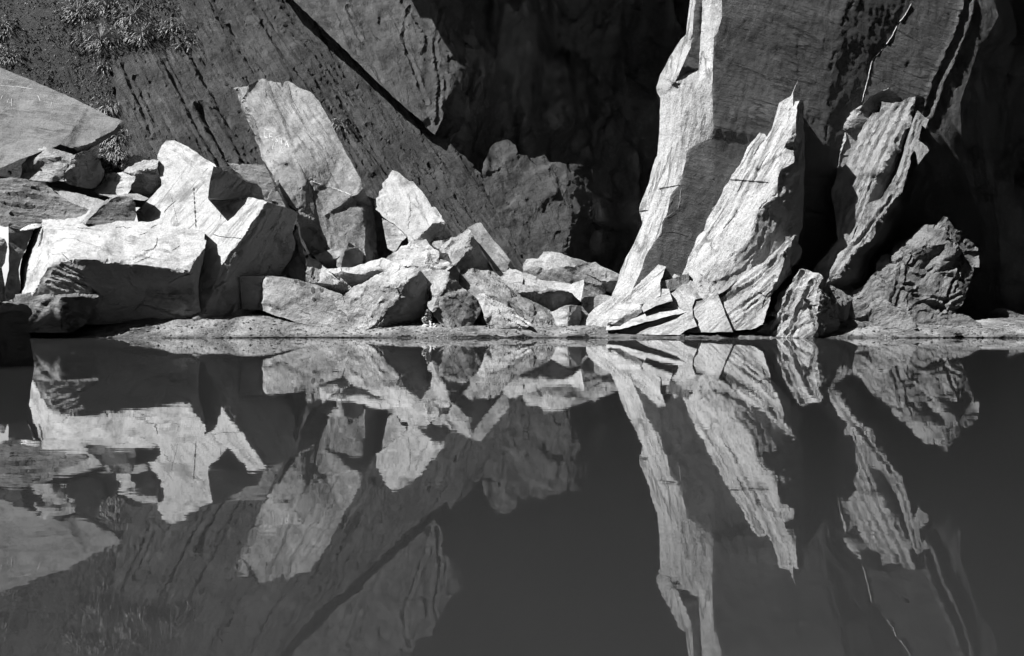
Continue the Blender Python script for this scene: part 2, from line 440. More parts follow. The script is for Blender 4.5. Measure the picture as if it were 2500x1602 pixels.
o = mesh_obj('shore', P, Fs, SAND); tag(o, kind='structure')
# cave floor behind the shore
P, Fs = grid(-12, 14, 13.5, 30, 80, 50, lambda X, Y: np.stack([X, Y, .09+.1*fbm(np.stack([X, Y, 0*X], 1)*.8, 3, 3)], 1))
o = mesh_obj('ground', P, Fs, rock_mat(base=.12)); tag(o, kind='structure')
# dark inner cave wall: vertical ribs
CAVE = rock_mat(base=.6, ang=90, st=.25, bump=1.0, streak=.6, patch=.7)
def cw(X, Z):
    p = np.stack([X*.55, 0*X, Z*.16], 1)
    r = np.abs(fbm(p, 3, 41))
    y = 20.5-3.4*sst(0, .5, r)+1.2*fbm(np.stack([X, 0*X, Z], 1)*.5, 4, 43)+.35*fbm(np.stack([X*1.2, 0*X, Z*.7], 1), 4, 47)
    y = y+.7*facets(np.stack([X*.9, 0*X, Z*.45], 1), 91)+.35*facets(np.stack([X*2.2, 0*X, Z*1.2], 1), 92)
    y = y+1.0+4.0*sst(-1.2, -3.5, X)
    return np.stack([X, y, Z], 1)
P, Fs = grid(-9, 17, -.5, 12, 420, 220, cw)
o = mesh_obj('cave_wall', P, Fs, CAVE); tag(o, kind='structure')
# unseen cave roof, quarry walls: added to block sky light, opening shaped for sun
OPEN = [(-13.8, 7.8), (-8, 7.85), (-2, 7.92), (1.2, 7.95), (2.2, 9.2), (3.0, 10.4), (3.3, 11.3), (3.4, 11.8), (4.4, 12.2), (6.2, 12.8), (7.0, 13.6), (5.0, 13.5), (2.5, 12.9), (0, 13.2), (-2, 14.5), (-3.2, 16.5), (-5, 18.5), (-13.8, 18.5)]
QW = rock_mat(base=.09, ang=80, bump=1.0)
def roof():
    nx, ny = 150, 170; xs = np.linspace(-15, 17, nx); ys = np.linspace(-9, 24, ny)
    X, Y = np.meshgrid(xs, ys); Xf, Yf = X.ravel(), Y.ravel(); p2 = np.stack([Xf, Yf, 0*Xf], 1)
    jx = .10*fbm(p2*1.3, 3, 71); jy = .10*fbm(p2*1.3+50, 3, 72)
    z = 7.0+.35*fbm(p2*.6, 4, 73)+sst(14, 20, Yf)*2.2
    V = list(np.stack([Xf, Yf, z], 1))+list(np.stack([Xf, Yf, z+.4], 1)); n = nx*ny
    cx = (Xf[:]+jx); cy = (Yf[:]+jy)
    ins = inside(np.stack([cx, cy], 1), OPEN)
    ins |= (cy < -3.2)
    solid = {}
    Fs = []
    for j in range(ny-1):
        for i in range(nx-1):
            q = (j*nx+i, j*nx+i+1, (j+1)*nx+i+1, (j+1)*nx+i)
            solid[i, j] = not ins[list(q)].all()
    for (i, j), s in solid.items():
        if not s: continue
        a, b, c, d = j*nx+i, j*nx+i+1, (j+1)*nx+i+1, (j+1)*nx+i
        Fs += [(a, d, c, b), (a+n, b+n, c+n, d+n)]
        for (di, dj, e, f) in ((0, -1, a, b), (1, 0, b, c), (0, 1, c, d), (-1, 0, d, a)):
            if not solid.get((i+di, j+dj), False): Fs.append((e, f, f+n, e+n))
    o = mesh_obj('cave_roof', V, Fs, QW); tag(o, kind='structure')
roof()
def side(fn, a0, a1, name):
    P, Fs = grid(a0, a1, -.6, 8.4, 60, 30, fn); o = mesh_obj(name, P, Fs, QW); tag(o, kind='structure')
side(lambda A, Z: np.stack([A, -8+.6*fbm(np.stack([A, Z, 0*A], 1)*.6, 4, 81), Z], 1), -15, 17, 'quarry_wall')
side(lambda A, Z: np.stack([-14.3+.6*fbm(np.stack([A, Z, 0*A], 1)*.6, 4, 82), A, Z], 1), -9, 24, 'quarry_wall')
side(lambda A, Z: np.stack([14+.6*fbm(np.stack([A, Z, 0*A], 1)*.6, 4, 83), A, Z], 1), -9, 24, 'quarry_wall')


# =================================================================== rocks
LF = (-.62, -.70, .35); RF = (.75, -.65, -.1)
BR = dict(base=.44, bump=.7, streak=.32, patch=.55, speck=.7, stain=.5)
def rm(**k): d = dict(BR); d.update(k); return rock_mat(**d)

# ---- cliff (dip slope) with the mossy bank on its left
CLIFF = rock_mat(base=.047, ang=56, st=.07, bump=1.4, streak=1.6, patch=1.2, speck=.9, stain=.65)
MOSS = rock_mat(base=.03, ang=0, st=.8, bump=1.6, streak=.6, patch=.6, speck=.9, stain=.5, scale=2.0)
cliff = rock('cliff', None, None, 15.6, 3.0, [
  ((.22, -.78, .58), "270,150 290,60 400,-90 740,-90 800,-10 1045,275 1070,325 1110,360 1176,416 1215,510 1260,600 1300,650 1300,720 900,720 500,520 350,500 300,330"),
  ((.05, -.88, .45), "-120,-90 400,-90 290,60 270,150 300,330 350,500 150,520 -120,440")],
  CLIFF, strata=.10, sp=9, rng=3.0, pull=.01, ang=58, st=.15, kind='structure', fmats={1: MOSS}, facet=.25, grooves=[('489,264 520,320 566,395', 13, 0.099), ('640,60 720,170 820,290 900,420', 8, 0.050), ('420,60 520,220 560,300', 9, 0.050), ('700,60 860,230 1000,400 1150,560', 7, 0.043), ('330,200 380,300 440,400', 7, 0.037), ('850,300 950,420 1040,500', 7, 0.043), ('300,160 330,230 370,330', 7, 0.037), ('1050,400 1150,520 1230,620', 7, 0.043), ('560,60 650,180', 6, 0.031), ('400,150 470,290 520,380', 6, 0.031), ('900,300 1010,380 1100,470', 6, 0.037)], rough=1.6)
overhang = rock('rock_slab', 'huge grey slab overhanging the sloping cliff, its broken lower end hanging above the dark cave', 'rock slab', 16.6, 2.0, [
  ((.16, -.9, .38), "625,-90 1110,-90 1105,0 1095,100 1098,190 1092,235 1076,299 1063,326 992,268 890,171 722,4"),
  ((.32, -.91, .25), "1110,-90 1175,-90 1162,0 1151,52 1133,112 1138,151 1120,208 1086,286 1076,299 1092,235 1098,190 1095,100 1105,0")],
  rock_mat(base=.078, ang=60, st=.3, bump=.9, streak=.6, patch=.8, speck=.5, stain=.6), strata=.03, sp=10, facet=0.45, grooves=[('1000,20 985,90 1010,170 1040,250', 6, 0.06), ('850,20 880,100', 6, 0.05), ('1080,30 1060,110 1075,200 1068,300', 6, 0.06)], rough=1.0)
lump = rock('boulder', 'big dim lumpy boulder at the foot of the dark cave wall behind the rubble', 'boulder', 15.6, 1.5, [
  ((-.3, -.8, .5), "1196,364 1215,345 1238,338 1258,350 1265,375 1230,400 1200,420 1176,416"),
  ((.0, -.92, .38), "1176,416 1200,420 1230,400 1265,375 1300,380 1330,375 1345,395 1384,400 1400,420 1380,470 1400,520 1385,600 1360,625 1360,680 1230,690 1240,600 1215,520 1185,460"),
  ((.6, -.8, .1), "1384,400 1420,402 1446,416 1448,500 1446,680 1360,680 1360,625 1385,600 1400,520 1380,470 1400,420")],
  rock_mat(base=.05, ang=70, st=.5, bump=.9, streak=.4, patch=1.2, speck=.6, stain=.6), facet=.8, rough=1.2, sp=7)

# ---- left pile
rock('rock_slab', 'large smooth tilted slab at the left edge, below the mossy bank, with a dark undercut lip', 'rock slab', 13.1, .9, [
  ((.05, -.72, .69), "-80,130 0,165 69,193 158,231 218,260 270,286 295,294 289,303 279,317 239,335 225,348 181,362 146,352 125,362 94,372 77,379 0,408 -80,425"),
  ((.5, -.6, -.6), "289,303 295,294 308,299 285,326 240,355 195,380 181,362 225,348 239,335 279,317")],
  rm(base=.16, ang=8, st=.12, bump=.6, streak=.6, patch=.4), facet=0.25, rough=.6, ang=8)
SLAB_TL = bpy.data.objects[-1] if False else [o for o in COL.objects if o.get('label', '').startswith('large smooth tilted')][0]
rock('boulder', 'cracked block wedged under the large tilted slab, its right half in black shade', 'boulder', 12.7, .9, [
  ((-.2, -.93, .3), "94,359 133,364 185,377 178,392 186,400 150,405 155,425 158,441 116,443 48,436 52,418 73,387"),
  ((.82, -.55, -.1), "185,377 208,369 237,364 242,383 254,416 247,441 233,458 218,460 187,455 158,441 155,425 150,405 186,400 178,392")],
  rm(base=.36, ang=-5, st=.2, bump=.8, streak=.5, stain=.6), rough=1.3)
rock('rock_slab', 'rippled grey slab with a moss patch low at the left edge, above a fern', 'rock slab', 12.2, .8, [
  ((.0, -.78, .62), "-60,425 0,428 31,433 114,449 146,475 181,498 218,514 200,532 104,552 60,556 0,550 -60,550")],
  rm(base=.18, ang=6, st=.12, bump=1.1, streak=.8, patch=.5, stain=.6), grooves=[('20,470 80,475 140,490', 5, 0.05), ('10,495 80,500 150,515', 5, 0.05), ('30,520 110,530', 5, 0.05), ('60,455 110,462', 4, 0.04)], rough=1.2, ang=6)
rock('rock_slab', 'thin pale wedge slab with a straight upper edge, behind the rippled slab', 'rock slab', 12.5, .4, [
  ((.1, -.6, .8), "119,453 146,462 198,475 256,489 248,505 231,513 218,516 181,500 146,477")], rm(base=.33, ang=20), rough=.6)
rock('boulder', 'small lichen-spotted rock standing between the shaded block and the dark hollow', 'boulder', 13.0, .5, [
  ((-.2, -.85, .48), "248,429 300,422 331,433 322,455 312,480 243,482 229,464 247,441")], rm(base=.4, stain=.7, bump=.6), rough=1.2)
rock('boulder', 'leaf-littered rock with a lit top over a black hollow, left of the pale domed slab', 'boulder', 13.2, .6, [
  ((-.2, -.72, .66), "297,408 310,392 327,379 358,385 387,389 383,412 385,426 345,417 314,424 303,420"),
  ((.5, -.6, -.62), "314,424 345,417 385,426 393,441 391,460 362,487 318,482 322,455 331,433")], rm(base=.38, stain=.6), rough=1.0)
rock('rock_slab', 'thin narrow stone lying in the dark gap left of the block with drill marks', 'rock slab', 12.6, .3, [
  ((.0, -.6, .8), "241,475 295,478 333,473 364,483 352,490 324,488 268,483")], rm(base=.3), rough=.5, sp=5)
rock('rock_slab', 'pale round-topped slab standing behind the block with drill marks', 'rock slab', 13.2, .5, [
  ((-.2, -.75, .63), "385,377 395,354 406,344 428,344 458,358 483,375 500,389 525,401 535,420 480,445 415,460 393,460 393,441 383,412")],
  rm(base=.42, ang=30, patch=.2), facet=0.35, rough=.6)
drill = rock('rock_block', 'tall bright block with two dotted drill grooves, leaning behind the long front block', 'rock block', 12.15, 1.0, [
  ((-.38, -.74, .55), "333,518 366,487 395,454 437,416 462,407 487,412 521,406 512,447 508,479 545,484 587,479 618,483 645,489 652,493 641,500 631,525 616,543 602,570 587,587 577,602 562,615 545,640 550,649 533,685 516,722 502,752 492,785 470,785 460,700 460,580 400,580 340,560"),
  ((.72, -.68, -.12), "521.3,406 552,418 579,428 602,445 627,448 635,457 639,462 646,491 618,487 587,483 545,487 508,483 512.3,447"),
  ((.82, -.56, -.12), "652,493 679,502 702,508 714,512 727,523 720,544 710,562 718,581 720,598 714,614 708,633 691,656 683,668 660,700 640,740 610,785 562,788 492,785 502,752 516,722 533,685 550,649 545,640 562,615 577,602 587,587 602,570 616,543 631,525 641,500")],
  rm(base=.38, ang=-55, st=.2, bump=.3, streak=.2, patch=.2), facet=0.22, grooves=[('640,520 610,570 560,630 520,720', 6, 0.05), ('690,540 650,620 590,720', 8, 0.06)], rough=.55, ang=-55)
front = rock('rock_block', 'long blocky boulder with a brilliant white top and dark front face, by the sand', 'rock block', 11.55, 1.2, [
  ((.0, -.55, .83), "104,536 162,533 208,535 291,539 374,542 387,547 437,552 460,558 502,564 498,584 503,586 500,606 478,632 462,663 443,660 374,650 308,643 229,634 170,632 125,637 117,600 108,565"),
  ((-.82, -.48, .3), "104,536 108,565 117,600 125,637 114,656 98,683 98,706 79,718 70,760 42,755 42,722 50,706 46,660 50,637 62,612 75,581 81,560"),
  ((.08, -.92, -.39), "308,643 374,650 443,660 462,663 472,690 475,731 487,745 497,792 364,792 277,792 290,768 330,754 350,735 357,705 340,672"),
  ((.05, -.93, -.37), "125,637 170,632 195,670 232,715 240,770 200,792 98,792 70,760 79,718 98,706 98,683 114,656"),
  ((.5, -.72, -.5), "170,632 229,634 308,643 340,672 357,705 350,735 330,754 290,768 277,792 200,792 240,770 232,715 195,670"),
  ((.9, -.42, .0), "462,663 478,632 500,606 487,672 483,700 487,745 475,731 472,690")],
  rm(base=.42, ang=8, st=.2, bump=.4, streak=.3, patch=.3, stain=.4), facet=0.28, grooves=[('130,668 180,684 220,703 245,725', 6, 0.06), ('120,690 170,705 210,735', 5, 0.05), ('150,645 200,668', 5, 0.04), ('300,640 350,625 385,600', 4, 0.03)], rough=.6, ang=8)
rock('boulder', 'low mossy ledge of rock with a bright top rim, against the long white-topped block', 'boulder', 10.95, .7, [
  ((-.05, -.35, .94), "-60,740 0,737 31,731 40,723 79,718 183,711 235,714 241,722 183,720 147,724 79,733 31,742 0,748 -60,752"),
  ((-.35, -.9, .25), "-60,752 0,748 31,742 79,733 147,724 149,760 150,812 71,812 0,812 -60,812"),
  ((.75, -.65, -.12), "147,724 183,720 241,722 241,730 238,745 225,770 208,792 179,812 150,812 149,760")],
  rm(base=.21, bump=1.2, speck=.9, stain=.8, patch=.8), facet=.4, rough=1.0, sp=6)
rock('boulder', 'small square stone leaning on the right end of the mossy ledge', 'boulder', 11.2, .3, [
  ((.5, -.8, .1), "241,731 254,739 247,755 235,776 212,790 225,770 238,745")], rm(base=.2), rough=.8, sp=5)
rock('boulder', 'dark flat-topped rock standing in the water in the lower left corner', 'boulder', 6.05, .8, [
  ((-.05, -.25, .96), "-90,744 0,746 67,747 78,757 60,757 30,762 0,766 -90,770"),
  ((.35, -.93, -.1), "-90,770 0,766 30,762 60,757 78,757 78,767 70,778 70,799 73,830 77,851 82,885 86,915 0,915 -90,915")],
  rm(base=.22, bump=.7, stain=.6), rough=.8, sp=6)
rock('boulder', 'shaded upright stone squeezed against the left end of the long white-topped block', 'boulder', 12.0, .6, [
  ((-.2, -.5, .84), "21,541 31,535 84,555 81,560 50,549"),
  ((.5, -.86, .0), "21,541 50,549 81,560 75,581 62,612 50,637 46,660 50,706 42,740 12,735 12,700 21,658 21,580")], rm(base=.22), rough=.7)
rock('boulder', 'little jagged rock with a lit cap at the left edge beside the shaded upright stone', 'boulder', 11.9, .5, [
  ((-.3, -.5, .8), "-50,565 0,577 8,581 8,598 0,599 -50,596"),
  ((.4, -.9, .0), "8,581 19,602 12,640 4,652 -50,655 -50,596 0,599 8,598")], rm(base=.35), rough=1.0, sp=5)
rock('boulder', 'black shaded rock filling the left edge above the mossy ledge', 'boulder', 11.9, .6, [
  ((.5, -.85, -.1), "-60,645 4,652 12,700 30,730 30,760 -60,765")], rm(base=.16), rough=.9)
rock('boulder', 'small dark wedge stone lying behind the bright top edge of the long block', 'boulder', 12.0, .5, [
  ((.5, -.82, .25), "287,479 320,480 329,498 333,525 325,550 260,552 206,546 216,533 239,510 264,489"),
  ((-.5, -.5, .7), "287,479 264,489 239,510 216,533 206,546 196,540 228,508 260,484")], rm(base=.26), rough=.6, sp=5)

# ---- main leaning slab
lean = rock('rock_slab', 'tall leaning slab with scratched letters, propped against the sloping cliff', 'rock slab', 13.4, .8, [
  ((.02, -.84, .54), "585,214 605,210 631,197 642,194 653,200 685,202 689,214 695,200 706,199 733,216 758,226 778,247 795,278 816,320 837,360 857,395 880,437 885,461 874,475 862,479 810,455 752,437 735,420 705,408 690,400 677,410 668,395 650,360 629,322 614,285 597,240"),
  ((-.74, -.6, .3), "569,215 581,210 585,214 597,240 614,285 629,322 650,360 668,395 677,410 683,440 690,465 704,500 720,520 700,510 687,469 666,427 647,397 635,368 618,333 604,301 587,264 579,229"),
  ((.1, -.97, .2), "677,410 690,400 705,408 735,420 752,437 735,456 733,462 741,503 725,514 704,500 690,465 683,440"),
  ((.72, -.65, .05), "735,456 752,437 764,462 775,540 790,620 800,660 770,660 740,580 720,520 725,514 741,503 733,462"),
  ((.12, -.93, .35), "752,437 810,455 862,479 872,489 885,529 893,573 895,600 897,660 800,660 790,620 775,540 764,462"),
  ((.9, -.42, .05), "885,461 890,463 904,504 916,546 925,587 925,660 897,660 895,600 893,573 885,529 872,489 862,479 874,475")],
  rm(base=.25, ang=55, st=.12, bump=.7, streak=.6, patch=.4, stain=.5), facet=0.4, grooves=[('655,200 672,245 700,300 720,360', 6, 0.035), ('705,205 715,245 745,300 800,370 850,430', 7, 0.04), ('600,240 625,300 650,345', 5, 0.03), ('740,240 790,310 840,390', 6, 0.03), ('770,470 800,520 815,600', 6, 0.03)], rough=.8, ang=55, rng=2)
rock('rock_slab', 'rough broken strip of rock wedged between the drilled block and the leaning slab', 'rock slab', 12.5, .4, [
  ((-.2, -.9, .35), "716,545 728,558 738,590 746,625 752,685 720,685 690,665 708,633 714,614 720,598 718,581 710,562")], rm(base=.33, ang=70, bump=.8), rough=1.2, sp=6)
rock('boulder', 'grey rippled rock in the gap between the drilled block and the leaning slab', 'boulder', 13.2, .6, [
  ((.1, -.9, .4), "555,398 600,400 645,398 660,430 676,465 700,515 660,520 630,470 600,440 575,420")], rm(base=.22, ang=10, st=.15, bump=1.0, streak=.6), rough=1.2)
rock('boulder', 'long narrow stone with a lit top sloping down behind the spotted block', 'boulder', 12.1, .4, [
  ((-.25, -.6, .75), "751,624 781,647 812,668 843,683 859,706 851,710 815,696 780,690 757,668 747,660"),
  ((.3, -.75, -.6), "747,660 757,668 780,690 815,696 851,710 840,722 800,708 745,692")], rm(base=.4, ang=30, st=.15, bump=.8), rough=1.0, sp=5)
spotted = rock('rock_block', 'grey block spotted with round dark stains, tilted up off the sand', 'rock block', 11.7, .9, [
  ((.08, -.94, .33), "648,672 691,676 754,689 795,704 835,718 839,733 847,760 852,787 851,806 781,800 712,782 666,767 660,747 653,710"),
  ((-.7, -.7, .15), "643,672 648,672 653,710 660,747 666,767 629,757 637,726 639,685"),
  ((.35, -.9, -.2), "585,676 643,672 639,685 637,726 629,757 590,752")],
  rm(base=.36, ang=20, st=.5, bump=.7, speck=.5, patch=.5, stain=.5), facet=0.45, rough=.8)
rock('boulder', 'dark upright triangular stone before the foot of the leaning slab', 'boulder', 12.6, .4, [
  ((.65, -.75, .0), "851,591 870,602 889,618 885,641 883,660 831,660 837,625"),
  ((-.6, -.6, .5), "851,591 837,625 831,660 822,650 824,627 835,616")], rm(base=.24), rough=.6, sp=5)
rock('boulder', 'small flat stone lying left of the dark triangular stone', 'boulder', 12.6, .4, [
  ((-.2, -.6, .75), "766,622 785,615 812,608 839,607 836,617 824,630 800,634 789,638 772,634"),
  ((.4, -.75, -.5), "789,638 800,634 824,630 830,660 800,665 772,634")], rm(base=.26), rough=.8, sp=5)
# ---- middle pile
pointed = rock('rock_slab', 'pale pointed slab leaning on the sloping cliff, right of the scratched slab', 'rock slab', 13.0, .6, [
  ((-.12, -.82, .55), "960,418 979,427 1000,445 1010,446 1029,467 1045,489 1055,507 1062,506 1077,525 1082,535 1087,545 1054,545 1045,557 1033,567 1035,600 1000,600 993,577 983,566 962,548 933,529 916,510 913,489 923,479 925,467 935,460 933,450 949,435 952,423"),
  ((.5, -.6, -.62), "1087,545 1108,583 1066,590 1035,600 1033,567 1045,557 1054,545")],
  rm(base=.4, ang=60, st=.3, bump=.5, speck=.4, patch=.4), facet=0.45, rough=.9)
rock('rock_slab', 'small pale slab tucked under the lower left edge of the pointed slab', 'rock slab', 12.75, .4, [
  ((-.2, -.93, .3), "933,533 962,549 983,567 993,578 981,590 965,618 946,606 937,560")], rm(base=.4), rough=.6, sp=5)
rock('boulder', 'small cracked stones wedged below the right corner of the pointed slab', 'boulder', 12.8, .4, [
  ((-.3, -.7, .65), "1033,567 1050,566 1066,578 1085,590 1080,606 1066,606 1045,592")], rm(base=.33, bump=.9), rough=1.6, sp=5)
rock('boulder', 'bright crumbly boulder in the middle of the rubble, below the pointed slab', 'boulder', 12.3, .7, [
  ((-.1, -.74, .66), "941,627 966,608 981,595 1000,587 1039,586 1050,600 1070,616 1072,631 1060,650 1029,655 1000,650 954,642"),
  ((-.05, -.9, .42), "1072,631 1089,633 1106,645 1108,660 1083,672 1050,676 1029,676 1004,660 1000,650 1029,655 1060,650")],
  rm(base=.44, bump=.6, speck=.5), rough=1.6, sp=6)
rock('rock_slab', 'long flat slab with a brilliant top and dark broken front, left of the bright crumbly boulder', 'rock slab', 12.1, .8, [
  ((-.1, -.5, .86), "798,657 842,650 889,641 933,627 954,637 990,655 943,661 916,658 889,666 831,665 815,670"),
  ((.35, -.85, -.4), "815,670 831,665 889,666 916,658 943,661 905,684 872,706 860,712 845,692")], rm(base=.46, ang=-10), rough=.8, sp=6)
carved = rock('boulder', 'large pale-topped boulder with a ragged black right side, on the sand at centre left', 'boulder', 11.65, .9, [
  ((-.12, -.55, .83), "836,721 864,699 875,697 904,679 941,662 977,654 1008,656 1031,663 1029,667 1000,681 983,691 966,698 933,703 900,697 883,722 856,721"),
  ((-.12, -.95, .12), "836,721 856,721 883,722 900,697 933,703 966,698 977,716 975,735 962,745 937,774 921,790 905,806 852,806 851,768 844,747"),
  ((.82, -.55, -.15), "966,698 983,691 1000,681 1029,667 1031,663 1033,672 1039,685 1047,710 1054,718 1045,737 1043,758 1034,780 1027,806 987,808 933,808 905,806 921,790 937,774 962,745 975,735 977,716")],
  rm(base=.4, ang=-12, st=.4, bump=.7, stain=.45), facet=0.45, rough=1.0)
rock('boulder', 'wedge-shaped boulder with a bright left edge and grey front, beside the green fern', 'boulder', 11.5, .7, [
  ((-.75, -.5, .42), "1079,659 1095,664 1093,679 1077,710 1062,737 1054,760 1045,753 1043,743 1052,718 1050,710 1060,689"),
  ((.38, -.9, .12), "1095,664 1100,668 1118,687 1141,710 1162,728 1176,747 1172,764 1162,780 1151,796 1100,806 1079,790 1054,760 1062,737 1077,710 1093,679")],
  rm(base=.36, ang=50, bump=.8, stain=.6), rough=1.0, sp=6)
rock('boulder', 'small black stone in the gap below the dark pyramid boulder', 'boulder', 12.0, .4, [
  (RF, "1090,662 1110,647 1122,666 1118,690 1100,680")], rm(base=.2), rough=.8, sp=5)
rock('boulder', 'small grey stone between the pale-topped boulder and the wedge-shaped boulder', 'boulder', 12.0, .5, [
  ((-.1, -.85, .5), "1026,664 1050,660 1085,658 1062,692 1047,712 1037,690")], rm(base=.34), rough=.9, sp=5)
rock('boulder', 'pyramid boulder with a black right face and crumpled lit left side', 'boulder', 12.4, .7, [
  ((-.5, -.65, .57), "1147,562 1143,560 1120,581 1102,585 1087,593 1070,606 1078,618 1091,620 1100,632 1106,648 1112,650 1133,620 1141,593"),
  ((.72, -.68, -.1), "1147,562 1154,577 1170,603 1189,631 1203,650 1214,672 1124,660 1112,650 1133,620 1141,593")],
  rm(base=.38, ang=-40, st=.2, bump=.9), rough=1.2, sp=6)
rock('rock_slab', 'grey oblong plank of slate leaning behind the black-faced pyramid boulder', 'rock slab', 12.8, .4, [
  ((.0, -.85, .52), "1141,557 1162,546 1174,544 1185,560 1206,587 1247,636 1241,660 1208,660 1189,631 1170,603 1154,577"),
  ((.8, -.5, -.3), "1247,636 1264,664 1241,660")], rm(base=.24, ang=50, bump=.5), rough=.6, sp=6)
rock('boulder', 'pale stone at the foot of the oblong slate plank', 'boulder', 12.5, .5, [
  ((-.1, -.65, .75), "1200,647 1212,658 1244,654 1275,664 1279,680 1273,700 1237,697 1219,680")], rm(base=.36), rough=.8, sp=6)
rock('boulder', 'long low pale rock stretched in front of the broad flat slab at back centre', 'boulder', 12.35, .6, [
  ((-.1, -.7, .7), "1273,667 1283,665 1296,670 1321,681 1350,685 1395,693 1385,705 1370,713 1337,706 1279,701 1270,695")], rm(base=.36, ang=12), rough=.9, sp=6)
rock('rock_slab', 'slab with a thin bright rim over a dark undercut front, centre of the rubble', 'rock slab', 12.05, .6, [
  ((-.1, -.5, .85), "1233,695 1279,697 1337,703 1377,711 1398,715 1340,715 1279,711 1252,708"),
  ((.3, -.82, -.45), "1252,708 1279,711 1340,715 1398,715 1403,722 1419,738 1406,748 1389,748 1343,766 1321,752 1279,731 1260,718")],
  rm(base=.36, ang=15, st=.2, bump=1.0), rough=1.0, sp=6)
rock('boulder', 'small bright spearhead-shaped stone at the right end of the undercut slab', 'boulder', 11.95, .35, [
  ((-.5, -.72, .48), "1426,683 1400,691 1383,703 1376,712 1397,716 1402,723 1418,737 1422,714")], rm(base=.44), rough=.6, sp=5)
rock('rock_slab', 'broad flat-topped slab at the back of the rubble before the black cave', 'rock slab', 13.2, .9, [
  ((-.15, -.65, .75), "1277,637 1291,630 1312,630 1327,615 1360,614 1377,622 1404,650 1385,650 1345,656 1300,654 1277,652"),
  ((.2, -.68, .7), "1377,622 1433,641 1454,640 1487,660 1514,671 1508,687 1490,686 1470,685 1440,670 1410,657 1404,650"),
  ((.15, -.95, .12), "1277,652 1300,654 1345,656 1385,650 1404,650 1410,657 1440,670 1470,685 1470,697 1483,714 1455,740 1422,740 1420,705 1393,700 1350,692 1321,688 1296,677 1277,672"),
  ((.5, -.6, -.62), "1470,685 1490,686 1508,687 1506,700 1500,720 1483,714 1470,697")],
  rm(base=.3, ang=28, st=.2, bump=.6), rough=.9, sp=6)
rock('boulder', 'grey rock at the left foot of the pillar, behind the small cube stone', 'boulder', 11.95, .6, [
  ((-.1, -.9, .42), "1419,733 1427,726 1454,724 1468,717 1493,722 1510,735 1510,800 1480,812 1417,812 1421,776")], rm(base=.33), rough=.9)
rock('boulder', 'small cube of stone, half bright half shaded, on the sand beside the pillar foot', 'boulder', 11.6, .4, [
  ((.65, -.75, .0), "1389,745 1420,747 1421,780 1410,804 1387,804 1387,785 1391,770"),
  ((-.5, -.75, .42), "1345,762 1370,750 1389,745 1391,770 1387,785 1387,804 1362,804 1352,776")], rm(base=.38), rough=.8, sp=5)
rock('rock_slab', 'big tilted grey slab sloping down to the sand right of the wedge-shaped boulder', 'rock slab', 11.9, .7, [
  ((-.1, -.85, .5), "1124,655 1150,656 1212,667 1231,694 1266,734 1300,763 1329,781 1362,806 1290,808 1230,808 1185,806 1172,764 1176,747 1162,728 1141,710 1118,690"),
  ((.3, -.7, .64), "1212,667 1235,690 1254,708 1279,729 1316,749 1358,768 1368,785 1362,806 1329,781 1300,763 1266,734 1231,694")],
  rm(base=.29, ang=42, st=.2, bump=.8, stain=.6), grooves=[('1160,665 1220,720 1290,780', 6, 0.05), ('1200,670 1260,730 1330,790', 5, 0.04), ('1240,760 1200,730', 5, 0.04)], rough=1.2, ang=42)
rock('rock_slab', 'bright splintered plank of slate lying on the tilted grey slab', 'rock slab', 11.45, .3, [
  ((-.25, -.6, .75), "1160,726 1169,714 1187,717 1223,741 1258,760 1283,776 1302,791 1285,802 1266,793 1202,761 1177,754"),
  ((.0, -.95, -.1), "1177,754 1202,761 1266,793 1285,802 1270,808 1195,808 1185,780")], rm(base=.46, ang=33, st=.08, bump=.9, streak=.6), grooves=[('1175,722 1230,760 1285,793', 4, 0.03), ('1190,722 1240,755 1295,790', 3.5, 0.03)], rough=.9, sp=6, ang=33)

